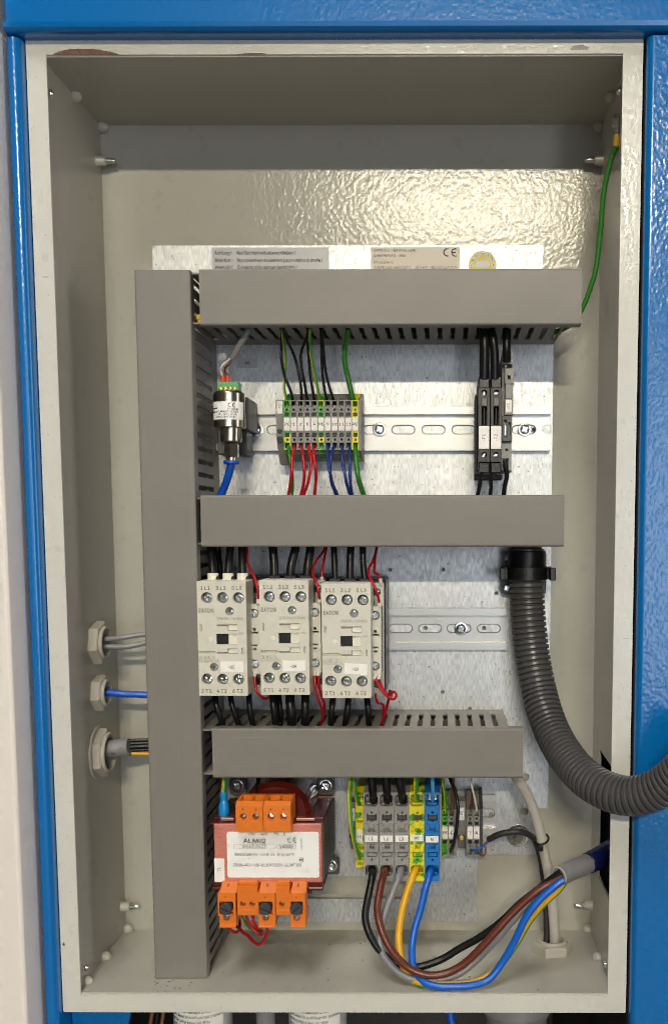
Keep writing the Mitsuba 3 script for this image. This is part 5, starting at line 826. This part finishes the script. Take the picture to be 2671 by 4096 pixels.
# transformer wires
gx = 'wires below the transformer'
wire('red_wire', WP['x1'], 1.2, 'm_red', 'red wire curling under the left fuse carrier of the transformer', gx); wire('red_wire', WP['x2'], 1.25, 'm_red', 'red wire in a deep loop under the transformer to the middle fuse carrier', gx)
wire('red_wire', WP['x3'], 1.3, 'm_red', 'first straight red wire behind the loop under the transformer', gx); wire('red_wire', WP['x4'], 1.3, 'm_red', 'second straight red wire behind the loop under the transformer', gx); wire('earth_wire', WP['x5'], 1.3, 'm_gnye', 'green-yellow wire under the transformer', gx)
wire('black_wire', WP['xt1'], 1.6, 'm_black', 'black wire into the first orange input terminal of the transformer', gb); wire('black_wire', WP['xt2'], 1.6, 'm_black', 'black wire into the second orange input terminal of the transformer', gb)
key = wire('earth_wire', WP['xe'], 1.7, 'm_gnye', 'green-yellow wire with a blue crimp connector at the top left of the transformer', gb)
part(key, 'connector', lathe([(2.9, 0), (3.1, .8), (2.9, 3.6), (2.5, 5.4), (2.8, 7), (4.1, 10), (4.2, 18), (3.6, 19)], (113.8, 41, 156.6), (0, 0, -1), 8, rot=.4), 'm_bluecrimp', 'blue flat crimp connector', smooth=40)

# ------------------------------------------------------------------ corrugated conduit and its clamp
p = spline(WP['conduit'], .5); s = np.r_[0, np.cumsum(np.linalg.norm(np.diff(p, axis=0), axis=1))]
u = np.arange(0, s[-1], .46); p = np.stack([np.interp(u, s, p[:, i]) for i in range(3)], 1)
ph = (u / 4.6) % 1.0; r = 12.3 + 1.75 * np.clip((0.40 - np.abs(ph - .5)) / .09, 0, 1) ** .7
m, uv = tube(p, r, 40, raw=True)
solo('corrugated_conduit', m, 'm_conduit', 'grey corrugated conduit sweeping from the clamp out over the cabinet edge', 'conduit', uv=uv)
solo('conduit_wire', tube([(341, 84, 352), (343, 84, 346), (346, 88, 340)], 1.5)[0], 'm_red', 'red wire end at the mouth of the corrugated conduit', 'wire', smooth=True)
k = thing('conduit_clamp', 'black plastic clamp holding the top of the corrugated conduit on the plate', 'clamp')
part(k, 'base', cat(prism(rr(329.6, 366, 304.8, 339.8, 2.4).difference(rr(332, 336, 329, 337, 1.5)).difference(rr(332, 336.4, 307, 313, 1.5)), 'y', 102, 106), bx(332, 364, 104, PY, 312, 332, .4)), 'm_black')
st = [(349 + 15.6 * math.cos(t), 88 - 15.6 * math.sin(t)) for t in np.linspace(-.5, math.pi + .5, 30)]
oo = Polygon(st).buffer(1.4).difference(Polygon(st).buffer(-.6))
part(k, 'strap', prism(unary_union([oo, sbox(329, 82, 334.4, 104), sbox(363.6, 82, 369, 104)]).difference(disc(349, 88, 14.3)), 'z', 318, 327.4), 'm_black')
part(k, 'rib', cat(*[prism(Polygon([(349 + q * math.cos(t), 88 - q * math.sin(t)) for t in np.linspace(.5, math.pi - .5, 16) for q in (16.4,)] + [(349 + 17.8 * math.cos(t), 88 - 17.8 * math.sin(t)) for t in np.linspace(math.pi - .5, .5, 16)]), 'z', z, z + 1.2) for z in (318, 322, 326.2)]), 'm_black')
part(k, 'shade_sleeve', lathe([(14.9, 0), (15.3, .8), (15.3, 12), (14.9, 13)], (349, 89.5, 327.6), (0, 0, 1), 40, closed=False), 'm_black')  # black sleeve stands for the duct shadow on the conduit top
part(k, 'ear', cat(bx(326.8, 331, 70, 82, 318, 327.6, .6), bx(366, 370.4, 70, 82, 317.6, 327.6, .6)), 'm_black')
part(k, 'screw', screw(334, 102.2, 309.8, 3.0, 30, 2), 'm_steel')

# crumbs of plastic and wire left on the cabinet floor
ms = []
for i in range(46):
    x, y = (rng.uniform(62, 104), rng.uniform(3, 26)) if i < 22 else (rng.uniform(110, 400), rng.uniform(4, 110))
    a, b_, c = rng.uniform(.25, .9), rng.uniform(.2, .6), rng.uniform(.2, .5)
    ms.append(hull([(x + a * math.cos(t) + rng.normal(0, .1), y + b_ * math.sin(t), FL + z) for t in (0, 1.6, 3.1, 4.6) for z in (.02, c)]))
put('floor_crumbs', cat(ms), 'm_tgrey_dark'); labels['floor_crumbs'] = {'label': 'dark plastic crumbs scattered on the cabinet floor', 'category': 'debris', 'kind': 'stuff'}
